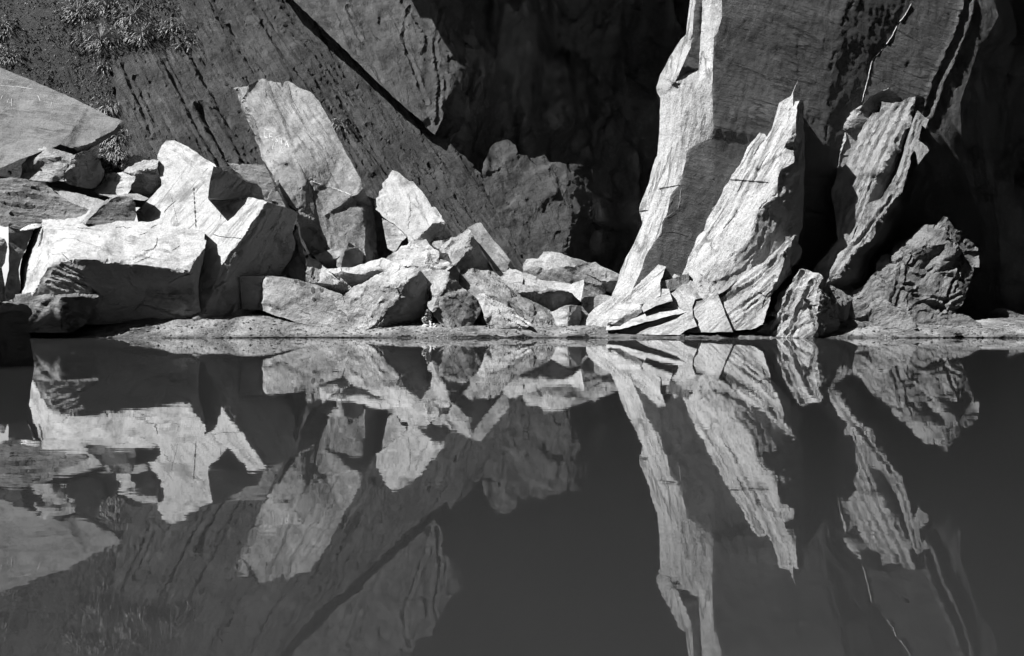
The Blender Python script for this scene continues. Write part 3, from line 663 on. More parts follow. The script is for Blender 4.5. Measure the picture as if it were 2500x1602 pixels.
# ---- pillar and right side
PILM = rm(base=.40, ang=-75, st=.12, bump=.9, streak=.55, patch=.3, stain=.3, white=.2)
FACEM = rock_mat(base=.145, ang=12, st=.16, bump=1.5, streak=.5, patch=.4, speck=.6, stain=.4, scale=1.1)  # pillar's right-hand faces: darker copy, their shade put into the colour
pillar = rock('rock_pillar', 'massive striated rock pillar with pale lit left edge, rising out of frame', 'rock pillar', 12.6, 2.2, [
  ((-.72, -.64, .27), "1684,-90 1697,-90 1697,0 1690,83 1686,116 1666,162 1646,202 1640,208 1603,224 1602,214 1612,181 1635,137 1662,96 1675,83 1679,42 1684,0"),
  ((.5, -.86, .0), "1697,-90 1715,-90 1715,0 1706,171 1677,178 1646,202 1666,162 1686,116 1690,83 1697,0"),
  ((-.5, -.84, .2), "1715,-90 1762,-90 1762,0 1763,42 1750,83 1742,90 1740,166 1739,208 1708,206 1706,171 1715,0"),
  ((-.2, -.6, .75), "1646,202 1677,178 1706,171 1708,206 1660,206 1640,208"),
  ((-.7, -.65, .25), "1603,224 1640,208 1660,206 1655,300 1657,355 1677,367 1673,396 1660,450 1643,465 1610,462 1583,446 1598,388 1603,380 1609,322 1612,239"),
  ((-.35, -.9, .2), "1660,206 1708,206 1739,208 1743,312 1743,338 1727,340 1695,355 1677,367 1657,355 1655,300"),
  ((-.7, -.6, .35), "1583,446 1610,462 1643,465 1635,480 1629,521 1616,542 1612,571 1598,588 1589,602 1575,629 1566,660 1556,681 1530,740 1494,740 1500,710 1514,664 1529,631 1546,600 1562,560 1569,544 1560,515 1562,500"),
  ((.32, -.93, .15), "1743,338 1727,340 1695,355 1677,367 1673,396 1660,450 1643,465 1635,480 1629,521 1616,542 1612,571 1598,588 1589,602 1575,629 1566,660 1556,681 1530,740 1640,760 1745,760 1745,450"),
  ((.36, -.93, .05), "1762,-90 2084,-90 2084,0 2061,44 2051,91 2030,161 2025,221 2022,260 2014,364 2005,500 2000,760 1745,760 1745,450 1743,338 1743,312 1739,208 1740,166 1742,90 1750,83 1763,42 1762,0"),
  ((.47, -.88, .0), "2084,-90 2230,-90 2222,16 2193,56 2178,86 2160,112 2131,145 2125,156 2116,200 2104,247 2085,300 2060,420 2040,600 2000,760 2005,500 2014,364 2022,260 2025,221 2030,161 2051,91 2061,44 2084,0"),
  ((.36, -.93, .05), "2230,-90 2352,-90 2352,0 2336,73 2321,109 2303,148 2264,234 2250,330 2220,500 2150,780 2000,780 2000,760 2040,600 2060,420 2085,300 2104,247 2116,200 2125,156 2131,145 2160,112 2178,86 2193,56 2222,16"),
  ((.46, -.885, .06), "2352,-90 2400,-90 2438,39 2409,91 2388,117 2370,180 2345,250 2350,400 2400,560 2420,790 2150,780 2220,500 2250,330 2264,234 2303,148 2321,109 2336,73 2352,0")],
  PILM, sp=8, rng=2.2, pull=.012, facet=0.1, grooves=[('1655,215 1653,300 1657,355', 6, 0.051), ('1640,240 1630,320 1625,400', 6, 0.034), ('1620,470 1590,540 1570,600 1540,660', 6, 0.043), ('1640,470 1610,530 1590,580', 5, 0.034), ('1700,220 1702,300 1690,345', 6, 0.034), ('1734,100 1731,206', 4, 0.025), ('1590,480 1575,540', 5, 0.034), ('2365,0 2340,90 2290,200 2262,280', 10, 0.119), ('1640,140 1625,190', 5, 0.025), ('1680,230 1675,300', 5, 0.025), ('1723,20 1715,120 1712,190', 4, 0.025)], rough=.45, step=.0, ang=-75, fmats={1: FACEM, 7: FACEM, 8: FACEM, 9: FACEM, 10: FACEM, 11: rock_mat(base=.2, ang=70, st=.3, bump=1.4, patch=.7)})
wing = rock('rock_slab', 'tall dim rib of rock at the right edge, behind the pillar', 'rock slab', 15.2, 1.5, [
  ((.5, -.86, .0), "2390,-90 2440,-90 2478,75 2470,140 2440,230 2455,330 2430,480 2450,800 2330,800 2330,300")],
  rock_mat(base=.40, ang=80, bump=1.0), sp=10, rough=1.6)
big = rock('rock_slab', 'big pale knife-edged slab leaning against the pillar, with a black right side', 'rock slab', 11.75, .7, [
  ((-.52, -.76, .38), "1950,189 1935,225 1934,260 1941,246 1955,246 1947,256 1945,291 1943,301 1941,349 1918,355 1916,363 1901,396 1925,390 1939,380 1938,395 1906,415 1899,434 1895,478 1885,480 1858,503 1849,523 1841,550 1831,582 1826,595 1812,612 1791,622 1766,641 1745,645 1720,664 1710,685 1708,706 1712,728 1681,700 1681,668 1640,680 1602,689 1620,652 1629,624 1635,612 1660,595 1700,580 1716,563 1725,536 1739,513 1758,482 1768,455 1781,440 1787,428 1806,399 1824,359 1854,326 1866,326 1870,334 1887,315 1889,297 1901,252 1930,232"),
  ((.43, -.9, .06), "1941,349 1941,357 1937,467 1939,550 1937,572 1905,604 1878,620 1866,640 1837,655 1795,690 1766,712 1741,726 1712,728 1708,706 1710,685 1720,664 1745,645 1766,641 1791,622 1812,612 1826,595 1831,582 1841,550 1849,523 1858,503 1885,480 1895,478 1899,434 1906,415 1938,395 1939,380 1925,390 1901,396 1916,363 1918,355"),
  ((.75, -.66, .0), "1947,256 1955,246 1964,248 1966,330 1964,450 1960,560 1950,600 1937,572 1939,550 1937,467 1941,357 1941,349 1943,301 1945,291")],
  rm(base=.44, ang=-58, st=.1, bump=.9, streak=.5, patch=.25, stain=.3), facet=0.4, grooves=[('1880,300 1840,400 1790,500 1730,590 1690,640', 8, 0.029), ('1915,270 1890,340 1850,420 1800,520 1760,600', 8, 0.029), ('1930,270 1925,330', 5, 0.019), ('1860,340 1830,400 1800,440', 6, 0.024), ('1740,520 1715,575 1680,620 1640,650', 7, 0.024), ('1830,480 1800,550 1760,610 1720,650', 6, 0.024), ('1780,460 1750,520 1730,560', 5, 0.019), ('1900,370 1875,420 1850,470', 5, 0.019), ('1870,560 1850,600 1800,650', 6, 0.024)], rough=.8, ang=-58, sp=6)
fan = rock('rock_slab', 'fan-shaped fluted slab with a pointed tip, below the big knife-edged slab', 'rock slab', 11.25, .5, [
  ((-.5, -.7, .5), "1940,573 1939,580 1918,616 1904,662 1882,711 1868,726 1850,712 1800,737 1760,762 1699,789 1687,753 1689,745 1712,743 1741,722 1766,708 1795,686 1837,652 1866,640 1878,625 1926,584"),
  ((-.05, -.95, .3), "1699,789 1760,762 1800,737 1850,712 1868,726 1858,770 1849,778 1840,800 1795,806 1770,810 1733,812 1701,810"),
  ((.8, -.6, -.05), "1940,573 1955,608 1950,630 1912,684 1882,724 1860,790 1840,800 1849,778 1858,770 1868,726 1882,711 1904,662 1918,616 1939,580")],
  rm(base=.42, ang=-42, st=.08, bump=1.0, streak=.6, stain=.3), facet=0.4, grooves=[('1920,600 1880,650 1830,690 1780,730 1720,780', 6, 0.040), ('1900,630 1850,680 1790,720 1720,760', 5, 0.040), ('1890,680 1850,720 1800,760 1750,790', 6, 0.040), ('1870,650 1800,700 1740,740', 5, 0.032), ('1850,735 1800,770 1760,800', 5, 0.040)], rough=1.0, ang=-42, sp=6)
rock('boulder', 'sloping pale bedrock under the pillar foot, showing between the smaller foot rocks', 'boulder', 11.53, .8, [
  ((-.4, -.68, .62), "1520,700 1600,650 1700,690 1745,700 1790,812 1470,812 1490,760")], rm(base=.36, ang=-40, st=.1, bump=1.0, streak=.5), grooves=[('1600,660 1540,730 1490,800', 5, 0.05), ('1660,690 1600,760 1550,810', 5, 0.05)], facet=.25, wob=.7, step=.5, rough=.6, sp=6)
rock('boulder', 'pale rock spreading from the left foot of the pillar down to the sand', 'boulder', 11.6, .7, [
  ((-.5, -.62, .6), "1490,730 1508,690 1530,650 1556,640 1590,640 1625,650 1612,689 1612,722 1575,742 1546,747 1516,752 1489,772 1478,816 1392,816 1404,798 1421,778 1458,748")],
  rm(base=.44, ang=-40, st=.1, bump=.9, streak=.5), grooves=[('1560,690 1510,735 1440,790', 5, 0.05), ('1590,680 1530,735 1470,795', 5, 0.05), ('1540,700 1480,750 1420,795', 4, 0.04)], facet=.25, wob=.7, step=.5, rough=.6, sp=6, ang=-40)
rock('boulder', 'white pillow-shaped rock with a grey hollow front, at the pillar foot', 'boulder', 11.25, .4, [
  ((-.2, -.5, .84), "1485,790 1489,762 1516,735 1546,741 1566,745 1560,752 1530,767 1504,787"),
  ((.2, -.92, -.1), "1566,745 1567,762 1546,778 1515,796 1485,790 1504,787 1530,767 1560,752")], rm(base=.44), facet=.25, wob=.7, step=.5, rough=.6, sp=5)
rock('boulder', 'slim white slab just above the brightest rock at the pillar foot', 'boulder', 11.26, .3, [
  ((-.3, -.6, .74), "1566,752 1580,728 1606,706 1633,706 1642,735 1600,747 1571,762")], rm(base=.36, ang=-30), facet=.25, wob=.7, step=.5, rough=.6, sp=5)
rock('boulder', 'brightest smooth rock at the pillar foot, between two dark seams', 'boulder', 11.2, .4, [
  ((-.2, -.5, .84), "1564,762 1600,747 1623,737 1642,735 1660,753 1676,761 1608,779 1566,789 1535,800 1480,806 1480,796 1515,796 1546,778")], rm(base=.44, patch=.15), facet=.25, wob=.7, step=.5, rough=.6, sp=5)
rock('boulder', 'low fluted rock at the water edge below the brightest foot rock', 'boulder', 11.1, .4, [
  ((-.2, -.82, .54), "1577,789 1608,780 1676,762 1689,764 1702,797 1672,808 1660,818 1579,818 1515,816 1480,812 1535,801")], rm(base=.42, ang=-30, st=.15, bump=.8), facet=.25, wob=.7, step=.5, rough=.6, sp=5)
rock('boulder', 'fluted grey block hanging under the lower left corner of the big knife-edged slab', 'boulder', 11.5, .3, [
  ((.1, -.97, .05), "1601,690 1640,681 1682,667 1682,695 1633,712 1608,720")], rm(base=.33, ang=85, st=.1, bump=1.0), rough=.9, sp=5)
rock('boulder', 'pale fluted knob between the fluted grey block and the fan-shaped slab', 'boulder', 11.35, .4, [
  ((-.35, -.72, .6), "1633,710 1654,693 1683,693 1714,728 1697,731 1690,750 1692,770 1668,757 1650,749 1639,735")], rm(base=.44, ang=60, st=.15, bump=1.0), facet=.25, wob=.7, step=.5, rough=.6, sp=5)
rock('boulder', 'blunt lit rock with a straight black right side, right of the fan-shaped slab', 'boulder', 11.1, .6, [
  ((-.5, -.75, .43), "1934,689 1955,662 1972,661 2001,670 2012,676 1999,703 2000,743 1997,820 1918,824 1866,828 1840,812 1888,776 1896,730"),
  ((.78, -.62, .0), "2012,676 2030,700 2040,760 2035,818 1997,820 2000,743 1999,703")],
  rm(base=.4, ang=-35, st=.2, bump=1.0, stain=.4), grooves=[('1960,670 1930,730 1890,800', 5, 0.05), ('1985,690 1950,760 1920,815', 5, 0.05), ('1975,740 1990,800', 5, 0.05)], rough=1.6, sp=6, ang=-35)
rock('rock_slab', 'thin dark plate with a lit outline behind the right leaning slab', 'rock slab', 13.0, .4, [
  ((.45, -.88, .1), "2172,217 2200,240 2224,250 2235,300 2160,420 2100,490 2045,430 2050,371 2062,326 2064,305 2096,274 2108,261 2131,240"),
  ((-.8, -.5, .3), "2172,217 2131,240 2108,261 2096,274 2064,305 2062,326 2050,371 2045,430 2041,430 2046,371 2057,325 2059,303 2090,270 2103,257 2127,235")],
  rm(base=.3, bump=.8), rough=.7, sp=6)
rock('rock_slab', 'speckled slab leaning at right with a quarry-cut notch and shadow across its middle', 'rock slab', 12.6, .6, [
  ((-.3, -.86, .42), "2153,250 2193,252 2224,236 2236,235 2233,249 2227,274 2218,309 2204,334 2195,367 2183,365 2166,382 2152,413 2141,417 2137,444 2118,457 2116,500 2090,560 2072,600 2045,620 2018,690 1975,690 1985,660 2023,619 2045,592 2040,540 2030,470 2046,423 2066,398 2087,351 2106,311 2129,282 2145,276"),
  ((.7, -.7, -.1), "2236,235 2262,240 2255,270 2241,271 2231,290 2214,346 2202,384 2187,427 2150,488 2116,500 2118,457 2137,444 2141,417 2152,413 2166,382 2183,365 2195,367 2204,334 2218,309 2227,274 2233,249")],
  rm(base=.27, ang=-60, st=.3, bump=.9, speck=.5, stain=.5, white=.3), facet=0.5, grooves=[('2220,250 2180,330 2140,420 2110,500 2070,580', 7, 0.027), ('2190,260 2150,340 2110,420 2070,500 2040,590', 7, 0.027), ('2160,270 2120,330 2090,400', 6, 0.023), ('2215,310 2190,350', 6, 0.027)], rough=1.2, sp=6)
rock('rock_slab', 'narrow notched strip of slab standing right of the speckled slab', 'rock slab', 12.15, .5, [
  ((-.45, -.8, .4), "2241,271 2268,292 2259,313 2251,305 2241,342 2262,355 2268,365 2241,396 2233,367 2224,378 2222,398 2210,436 2202,471 2174,500 2147,541 2134,573 2120,592 2085,619 2072,651 2061,657 2018,690 2045,620 2072,600 2090,560 2116,500 2150,488 2187,427 2202,384 2214,346 2231,290"),
  ((.82, -.55, -.15), "2072,651 2085,619 2120,592 2134,573 2147,541 2174,500 2202,471 2195,540 2155,620 2115,705 2061,790 2030,770 2018,690 2061,657")],
  rm(base=.26, ang=-55, st=.15, bump=1.0), facet=0.5, grooves=[('2140,540 2100,580 2060,640 2030,680', 6, 0.042), ('2180,480 2150,520 2110,570 2080,600', 6, 0.035), ('2240,300 2220,370 2195,450', 5, 0.035)], rough=1.1, sp=6, ang=-55)
rock('boulder', 'large faceted boulder half in shade at lower right, with a sharp ridge on top', 'boulder', 12.1, 1.0, [
  ((.45, -.7, .55), "2299,532 2348,559 2385,592 2392,657 2375,655 2350,622 2320,590 2295,560 2288,549"),
  ((-.4, -.7, .6), "2288,549 2295,560 2320,590 2329,600 2310,595 2270,600 2230,615 2188,640 2174,640 2174,616 2188,589 2218,584 2237,562 2256,554"),
  ((.3, -.8, -.5), "2230,615 2270,600 2310,595 2285,625 2256,657 2240,660 2215,645 2225,630"),
  ((-.6, -.6, .5), "2310,595 2329,600 2335,610 2300,640 2265,665 2256,657 2285,625"),
  ((.3, -.92, .2), "2320,590 2350,622 2375,655 2364,689 2350,730 2337,751 2320,806 2239,806 2229,781 2220,760 2174,743 2190,700 2200,650 2215,645 2240,660 2256,657 2265,665 2300,640 2335,610 2329,600"),
  ((-.2, -.92, .3), "2174,640 2188,640 2230,615 2225,630 2215,645 2200,650 2190,700 2174,743 2137,730 2088,779 2088,800 2058,800 2061,724 2110,695 2120,678 2139,660 2150,622 2174,616")],
  rm(base=.2, ang=-30, st=.3, bump=1.0, stain=.6, patch=.5), facet=.7, grooves=[('2200,650 2190,700 2176,740 2170,780', 6, 0.063), ('2350,625 2320,690 2290,760', 6, 0.042), ('2140,665 2180,690 2230,700', 5, 0.042), ('2230,720 2300,740 2340,720', 5, 0.035)], rough=1.3, sp=6)
rock('boulder', 'low grey rock on the sand before the large faceted boulder', 'boulder', 11.45, .5, [
  ((-.25, -.8, .54), "2080,785 2137,730 2150,730 2174,743 2220,760 2229,781 2240,806 2120,818 2061,822 2050,799")],
  rm(base=.22, ang=-20, st=.25, bump=1.0), rough=2.0, sp=5)
rock('boulder', 'flat pebbly rock along the sand right of the low grey rock', 'boulder', 11.6, .4, [
  ((-.1, -.75, .65), "2236,800 2270,780 2330,765 2364,773 2396,789 2380,804 2296,808 2240,808")], rm(base=.17, bump=1.0), rough=2.0, sp=5)
rock('boulder', 'dim humped rock at the right edge of the sand', 'boulder', 12.5, .5, [
  ((-.1, -.8, .6), "2420,757 2450,754 2480,765 2520,778 2540,795 2415,795 2400,780")], rm(base=.15, bump=1.0), rough=1.6, sp=5)


# =================================================================== details
DARK = plain_mat('crack_dirt', .012); PALE = plain_mat('quartz', .62); SCR = plain_mat('scratched_slate', .55); STN = plain_mat('damp_stain', .07)  # crack tone stands in for shade in recesses, pale tone for sunlit edges
CUT = plain_mat('cut_shadow_rock', .02)
def child_label(o, l):
    if o is not None: o['label'] = l
def dashes(a, b, n, fill=.72):
    r = []
    for k in range(n):
        t0 = k/n; t1 = (k+fill)/n
        r.append([(a[0]+(b[0]-a[0])*t0, a[1]+(b[1]-a[1])*t0), (a[0]+(b[0]-a[0])*t1, a[1]+(b[1]-a[1])*t1)])
    return r
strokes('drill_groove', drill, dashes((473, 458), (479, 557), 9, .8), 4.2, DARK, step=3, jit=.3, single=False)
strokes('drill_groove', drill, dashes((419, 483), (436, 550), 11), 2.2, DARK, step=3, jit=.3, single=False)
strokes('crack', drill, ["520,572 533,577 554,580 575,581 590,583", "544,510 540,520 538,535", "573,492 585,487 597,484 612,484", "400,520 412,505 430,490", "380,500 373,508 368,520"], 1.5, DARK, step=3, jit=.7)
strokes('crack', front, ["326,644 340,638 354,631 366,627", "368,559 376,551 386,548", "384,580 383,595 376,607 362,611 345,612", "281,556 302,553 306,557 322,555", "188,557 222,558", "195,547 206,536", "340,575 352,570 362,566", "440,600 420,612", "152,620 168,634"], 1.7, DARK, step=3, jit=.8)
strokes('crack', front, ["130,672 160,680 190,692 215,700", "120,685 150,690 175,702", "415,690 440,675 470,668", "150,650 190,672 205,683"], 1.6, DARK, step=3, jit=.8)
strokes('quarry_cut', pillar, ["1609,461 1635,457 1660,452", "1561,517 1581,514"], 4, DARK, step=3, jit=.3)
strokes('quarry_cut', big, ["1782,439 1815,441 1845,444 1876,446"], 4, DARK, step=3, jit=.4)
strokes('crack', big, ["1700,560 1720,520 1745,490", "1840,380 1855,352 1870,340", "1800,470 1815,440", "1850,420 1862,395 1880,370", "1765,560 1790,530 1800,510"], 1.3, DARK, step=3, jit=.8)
strokes('quartz_ledge', pillar, ["2223,10 2208,38 2193,56 2186,70 2178,86 2160,112 2144,132 2131,145 2125,156 2124,165 2121,177 2116,200 2108,229 2103,249"], 1.3, PALE, ridge=.004, step=3, jit=.6, lift=.008)  # pale colour stands in for sun caught on the ledge edge
strokes('quartz_ledge', pillar, ["1663,459 1660,475 1660,490 1655,508 1638,522 1621,534", "1616,545 1614,570 1600,588"], 1.3, SCR, step=4, jit=.6)  # flat pale ribbons, painted where ledge edges look lit
# scratched letters
def letters(word, org, right, up, size, gap):
    G = {'L': [[(0, 1), (0, 0), (.55, 0)]], 'E': [[(.6, 1), (0, 1), (0, 0), (.6, 0)], [(0, .52), (.5, .52)]], 'S': [[(.6, .9), (.3, 1), (.05, .8), (.3, .52), (.58, .25), (.3, 0), (0, .1)]],
         'T': [[(0, 1), (.7, 1)], [(.35, 1), (.35, 0)]], 'A': [[(0, 0), (.35, 1), (.7, 0)], [(.15, .35), (.55, .35)]]}
    out = []; x = 0
    for ch in word:
        for st_ in G[ch]:
            out.append([(org[0]+(x+a)*size*right[0]+b*size*up[0], org[1]+(x+a)*size*right[1]+b*size*up[1]) for a, b in st_])
        x += gap
    return out
strokes('carved_letters', lean, letters('LESTA', (647, 335), (.88, .40), (-.12, -1), 15, .95), 1.7, SCR, step=2.5, jit=.2, lift=.006, single=False)
strokes('scratch', lean, ["668,350 666,364 676,366", "690,356 684,372 696,376", "640,312 672,325"], 1.2, SCR, step=3, jit=.3, lift=.006, single=False)
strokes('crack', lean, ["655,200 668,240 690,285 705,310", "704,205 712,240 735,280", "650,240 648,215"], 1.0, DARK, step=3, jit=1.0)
strokes('pale_seam', lean, ["752,437 775,448 810,458 862,478"], 1.6, SCR, step=3, jit=1.0)  # pale ribbon along the edge between two facets
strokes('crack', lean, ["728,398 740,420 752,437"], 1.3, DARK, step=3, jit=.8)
strokes('scratch', SLAB_TL, ["21,242 18,251 29,251", "28,241 29,261", "92,233 99,249", "6,234 2,244", "126,250 124,262", "0,210 40,212 80,218"], 1.2, SCR, step=3, jit=.2, lift=.005)
strokes('crack', pointed, ["1000,480 1003,500 1000,530 995,560", "1005,600 990,570"], 2.2, plain_mat('lichen', .2), step=3, jit=2.0)
def stain(rk, u, v, a, b):
    bv = bvh_of(rk); V = []; p, nn = hit(bv, u, v)
    if p is None: return
    V.append(p+nn*.004)
    for k in range(16):
        t = k/16*2*math.pi; q, n2 = hit(bv, u+a*math.cos(t), v+b*math.sin(t)); V.append((q or p)+(n2 or nn)*.004)
    mesh_obj('stain', V, [(0, 1+k, 1+(k+1) % 16) for k in range(16)], STN, False, rk)
for a in ((722, 687, 4, 5), (738, 690, 8, 9), (764, 708, 5, 8), (785, 707, 4.5, 8), (766, 731, 4, 5)): stain(spotted, *a)

# ---- plants
def leaf_mat(name, lo, hi):
    m = plain_mat(name, .2, .55)
    for nd in m.node_tree.nodes:
        if nd.type == 'MAP_RANGE': nd.inputs['To Min'].default_value = lo; nd.inputs['To Max'].default_value = hi
    return m
LEAF = leaf_mat('leaf', .03, .30); GRASS = leaf_mat('grass_blade', .12, .35); MOSSL = leaf_mat('moss_leaf', .008, .07); FERNM = leaf_mat('fern_leaf', .30, .55)
def strap(V, Fs, p, d, L, wd, droop, rs, seg=4):
    d = d.normalized(); side = d.cross(Vector((0, 0, 1)))
    if side.length < .1: side = Vector((1, 0, 0))
    side.normalize(); side = (side+Vector(rs.normal(0, .4, 3))*.6).normalized(); prev = None
    for k in range(seg+1):
        t = k/seg; c = p+d*(L*t)+Vector((0, 0, -droop*L*t*t)); ww = wd*(.35+1.3*t*(1-t)*2)*(1 if k < seg else .15)
        V += [c-side*ww*.5, c+side*ww*.5+Vector((0, 0, .15*ww))]; i = len(V)-2
        if prev is not None: Fs.append((prev, prev+1, i+1, i))
        prev = i
CB = bvh_of(cliff)
def clump(u, v, r, n, label, L=(.10, .22), bv=CB):
    rs = np.random.RandomState(int(u*7+v*13)); p0, n0 = hit(bv, u, v)
    if p0 is None: return
    V, Fs = [], []
    for k in range(int(n*3.2)):
        a = rs.uniform(0, 2*math.pi); q = r*math.sqrt(rs.rand())
        p, nn = hit(bv, u+q*math.cos(a)*1.25, v+q*math.sin(a)*.75)
        if p is None: continue
        d = nn*.7+Vector((math.cos(a)*.8, -.1, -math.sin(a)*.5+.25))+Vector(rs.normal(0, .3, 3))
        off = (.20*rs.rand()**1.5)*(r/40); e = p+nn*off
        if off > .02: strap(V, Fs, p0+nn*.01, e-p0, (e-p0).length, .006, 0, rs, 3)
        strap(V, Fs, e-nn*.01, d, rs.uniform(*L)*.6, rs.uniform(.008, .016), rs.uniform(.5, 1.1), rs)
    V = [x-p0 for x in V]
    o = mesh_obj('fern', V, Fs, LEAF, False); o.location = p0
    tag(o, label, 'fern', 'ferns on the mossy bank')
for c in [(8, 70, 30, 60, 'drooping fern on the left edge of the photo, higher of the two there'),
          (14, 138, 32, 60, 'star-shaped fern at the left edge, just above the large smooth tilted slab'),
          (190, 30, 34, 90, 'bushy fern at the top of the mossy bank, left end of the leafy band'),
          (250, 12, 34, 80, 'fern cut by the top edge of the photo, middle of the leafy band'),
          (320, 40, 36, 80, 'fern on the upper right of the leafy band, against the bare cliff'),
          (245, 98, 44, 110, 'wide shaggy fern hanging at the lower middle of the leafy band'),
          (345, 85, 36, 90, 'thick fern hanging over the bare streaked rock of the cliff'),
          (415, 72, 28, 50, 'small fern trailing right along the crack in the cliff'),
          (455, 100, 24, 36, 'last tiny fern of the leafy band, farthest right on the cliff'),
          (252, 165, 14, 18, 'tiny lone fern sprig below the leafy band'),
          (262, 262, 26, 50, 'low fern growing along the upper edge of the large smooth tilted slab'),
          (285, 335, 26, 70, 'leafy fern in the dark gap right of the tilted slab tip'),
          (278, 375, 24, 60, 'fern above the lichen-spotted rock, lowest of those on the bank'),
          (830, 305, 18, 24, 'little fern tuft in the cliff right of the leaning slab')]: clump(*c)
# mossy ground cover of the bank
def moss():
    rs = np.random.RandomState(3); V, Fs = [], []
    poly = parse("-20,-20 420,-20 480,90 430,120 330,130 285,140 270,180 290,300 330,400 300,440 240,420 240,350 300,300 220,258 60,185 -20,160")
    n = 0
    while n < 9000:
        u, v = rs.uniform(-20, 480), rs.uniform(-20, 440)
        if not inside(np.array([[u, v]]), poly)[0]: continue
        n += 1
        if vnoise(np.array([[u/38., v/30., .5]]), 9)[0] < -.25 and rs.rand() < .8: continue
        p, nn = hit(CB, u, v)
        if p is None: continue
        strap(V, Fs, p-nn*.01, nn*.6+Vector(rs.normal(0, .6, 3)), rs.uniform(.025, .07), rs.uniform(.012, .028), .5, rs, 2)
    o = mesh_obj('moss', V, Fs, MOSSL, False); tag(o, 'dark mossy ground cover on the bank above the tilted slab', None, None, 'stuff')
moss()
def sandpt(u, v):
    r = rays([(u, v)])[0]
    for d in np.arange(10.4, 13.5, .01):
        p = CAM+r*d
        if p[2] <= sand_z(np.array([p[0]]), np.array([p[1]]))[0]: return Vector(p)
    return Vector(CAM+r*11.2)
def pinnate(V, Fs, p, d, L, wd, droop, rs, n=13):
    d = d.normalized(); side = d.cross(Vector((0, -.6, .8))).normalized()
    for k in range(n):
        t = (k+1)/n; c = p+d*(L*t)+Vector((0, 0, -droop*L*t*t)); wl = wd*math.sin(math.pi*min(1, .12+t*.88))**.7+.01
        tng = (d+Vector((0, 0, -2*droop*t))).normalized()
        for s in (-1, 1):
            strap(V, Fs, c, side*s+tng*.45, wl, L/n*.85, .25, rs, 2)
    strap(V, Fs, p, d, L, .008, droop, rs, 5)
def fern(u, v, fr, label, d0=None):
    rs = np.random.RandomState(int(u)); p = sandpt(u, v) if d0 is None else Vector(CAM+rays([(u, v)])[0]*d0); root = bpy.data.objects.new('fern', None); COL.objects.link(root); root.location = p
    tag(root, label, 'fern')
    for (dx, dy, dz, L, wd, dr) in fr:
        V, Fs = [], []; pinnate(V, Fs, Vector((0, 0, 0)), Vector((dx, dy, dz)), L, wd, dr, rs)
        o = mesh_obj('frond', V, Fs, FERNM, False); o.parent = root
fern(1047, 797, [(.55, -.5, .55, .22, .05, .9), (-.35, -.3, .9, .20, .05, .3), (-.02, -.2, 1, .27, .045, .15), (.2, -.5, .8, .16, .04, .5), (-.8, -.4, .5, .14, .04, .7)], 'bright little fern on the sand beside the wedge-shaped boulder')
fern(100, 552, [(-.9, -.2, .28, .26, .06, .5), (-.7, -.4, .1, .2, .05, .4), (-.9, -.3, .5, .16, .04, .6)], 'fern frond arching over the left end of the white-topped block', 11.85)
# grass and gravel
def grass():
    rs = np.random.RandomState(5); V, Fs = [], []
    for k in range(1500):
        x = rs.uniform(-5.3, -2.7); y = rs.uniform(11.15, 11.75); z = float(sand_z(np.array([x]), np.array([y]))[0])
        strap(V, Fs, Vector((x, y, z-.004)), Vector((rs.normal(.1, .5), rs.normal(-.2, .3), 1)), rs.uniform(.012, .04), .005, .3, rs, 2)
    o = mesh_obj('grass', V, Fs, GRASS, False); tag(o, 'short dry grass on the sand mound before the white-topped block', None, None, 'stuff')
grass()
def gravel():
    rs = np.random.RandomState(6); V, Fs = [], []; N = 11000
    X = rs.uniform(-6.6, 7.4, N); Y = 10.86+.95*rs.rand(N)**1.3; Z = sand_z(X, Y)
    for x, y, z in zip(X, Y, Z):
        s = .003+.026*rs.rand()**6; i = len(V)
        for dx, dy, dz in ((1, 0, .1), (0, 1, .1), (-1, 0, .1), (0, -1, .1), (.1, 0, .8), (0, 0, -.6)):
            V.append((x+s*dx*rs.uniform(.6, 1.8), y+s*dy*rs.uniform(.6, 1.4), z+s*dz*rs.uniform(.5, 1.1)))
        Fs += [(i, i+1, i+4), (i+1, i+2, i+4), (i+2, i+3, i+4), (i+3, i, i+4), (i+1, i, i+5), (i+2, i+1, i+5), (i+3, i+2, i+5), (i, i+3, i+5)]
    o = mesh_obj('gravel', V, Fs, rock_mat(base=.17, patch=2.2, speck=.6, scale=3.0), False); tag(o, 'loose gravel and slate chips scattered on the sand', None, None, 'stuff')
gravel()
MUD = rock_mat(base=.018, bump=1.5, speck=.9, scale=2.0)
def stone(u0, u1, v0, v1, label, mat, d=10.93, seed=1, cat='stone', name='stone'):
    rs = np.random.RandomState(seed); n = 11
    top = [(u0+(u1-u0)*k/n, v1-(v1-v0)*(math.sin(math.pi*k/n)**.6)*rs.uniform(.25, 1.1)) for k in range(1, n)]
    poly = [(u0, v1)]+top+[(u1, v1), ((u0+u1)/2, v1+3)]
    rock(name, label, cat, d, .15, [((.1, -.95, .3), [(round(a, 1), round(b, 1)) for a, b in poly])], mat, rough=1.6, sp=4)
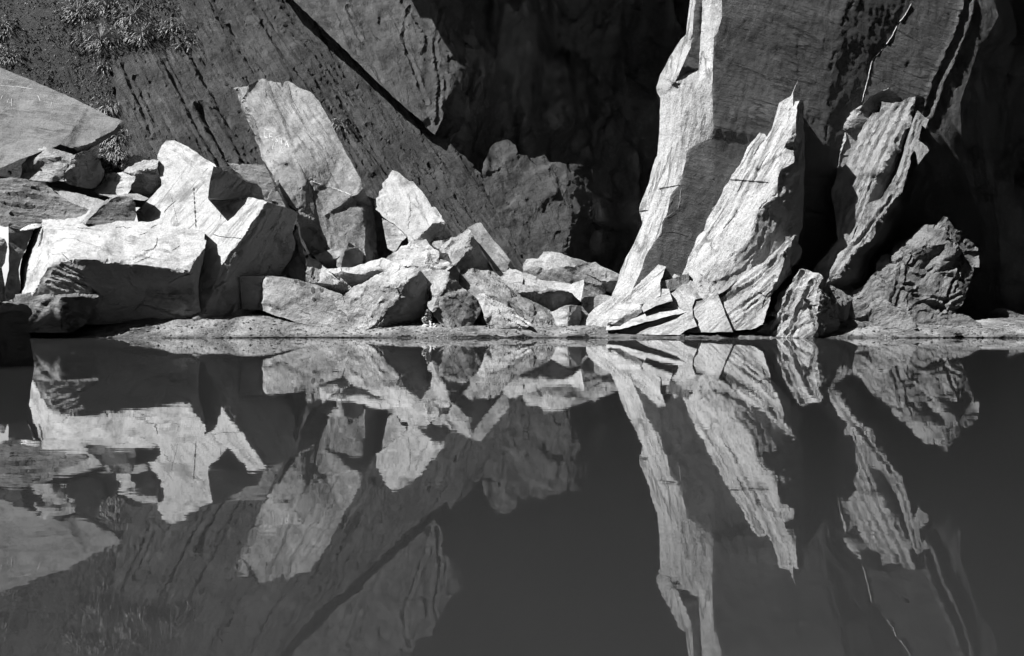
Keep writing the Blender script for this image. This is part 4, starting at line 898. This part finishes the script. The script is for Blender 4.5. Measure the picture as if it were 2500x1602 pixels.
for k, (u0, u1, v0, v1, lab) in enumerate([(1100, 1162, 815, 823, 'flat dark mud clump at the water edge left of the big one'),
        (1145, 1238, 811, 824, 'largest dark mud clump at the water edge, below the tilted grey slab'),
        (1240, 1318, 818, 824, 'low dark mud streak at the water edge right of the largest clump'),
        (1380, 1462, 817, 825, 'long dark mud clump at the water edge near the pillar foot'),
        (962, 1018, 817, 825, 'small dark mud clump at the water edge below the pale-topped boulder'),
        (816, 852, 819, 826, 'thin dark mud scrap at the water edge below the spotted block')]):
    stone(u0, u1, v0, v1, lab, MUD, seed=k+1, cat='mud clump', name='mud_clump')
for k, (u0, u1, v0, v1, lab) in enumerate([(2434, 2486, 818, 830, 'wedge-shaped dark stone in the shallows at far right'),
        (2304, 2328, 824, 830, 'rounded black stone at the water edge, left of the wedge-shaped stone'),
        (2326, 2350, 811, 816, 'flat dark stone on the sand below the large faceted boulder'),
        (2174, 2198, 815, 827, 'tiny dark pyramid stone poking from the shallows'),
        (2080, 2128, 819, 828, 'low dark stone at the water edge below the low grey rock'),
        (1716, 1772, 814, 824, 'speckled dark stone at the water edge below the fan-shaped slab'),
        (1660, 1672, 812, 822, 'small black stone at the water edge below the pale fluted knob')]):
    stone(u0, u1, v0, v1, lab, rm(base=.13, bump=.9), seed=k+20)

def floating():
    rs = np.random.RandomState(12)
    for k, (u, v) in enumerate([(985, 842), (958, 839), (1325, 882), (180, 862), (480, 873), (1640, 893), (820, 905), (1180, 862), (700, 890), (2150, 905)]):
        d = CH*F/(v-VH); p = Vector(CAM+rays([(u, v)])[0]*d); p.z = .003; s = rs.uniform(.012, .028); a = rs.uniform(0, 3)
        V = [(math.cos(a)*s*x-math.sin(a)*s*y, math.sin(a)*s*x+math.cos(a)*s*y, z) for x, y, z in ((-1.3, 0, .001), (-.4, .5, .004), (.7, .35, .006), (1.4, 0, .003), (.6, -.4, .002), (-.5, -.45, .001), (0, 0, .007))]
        o = mesh_obj('floating_leaf', V, [(0, 6, 1), (1, 6, 2), (2, 6, 3), (3, 6, 4), (4, 6, 5), (5, 6, 0)], FERNM, False); o.location = p
        tag(o, 'tiny pale leaf floating flat on the dark water', 'leaf', 'leaves floating on the pool')
floating()
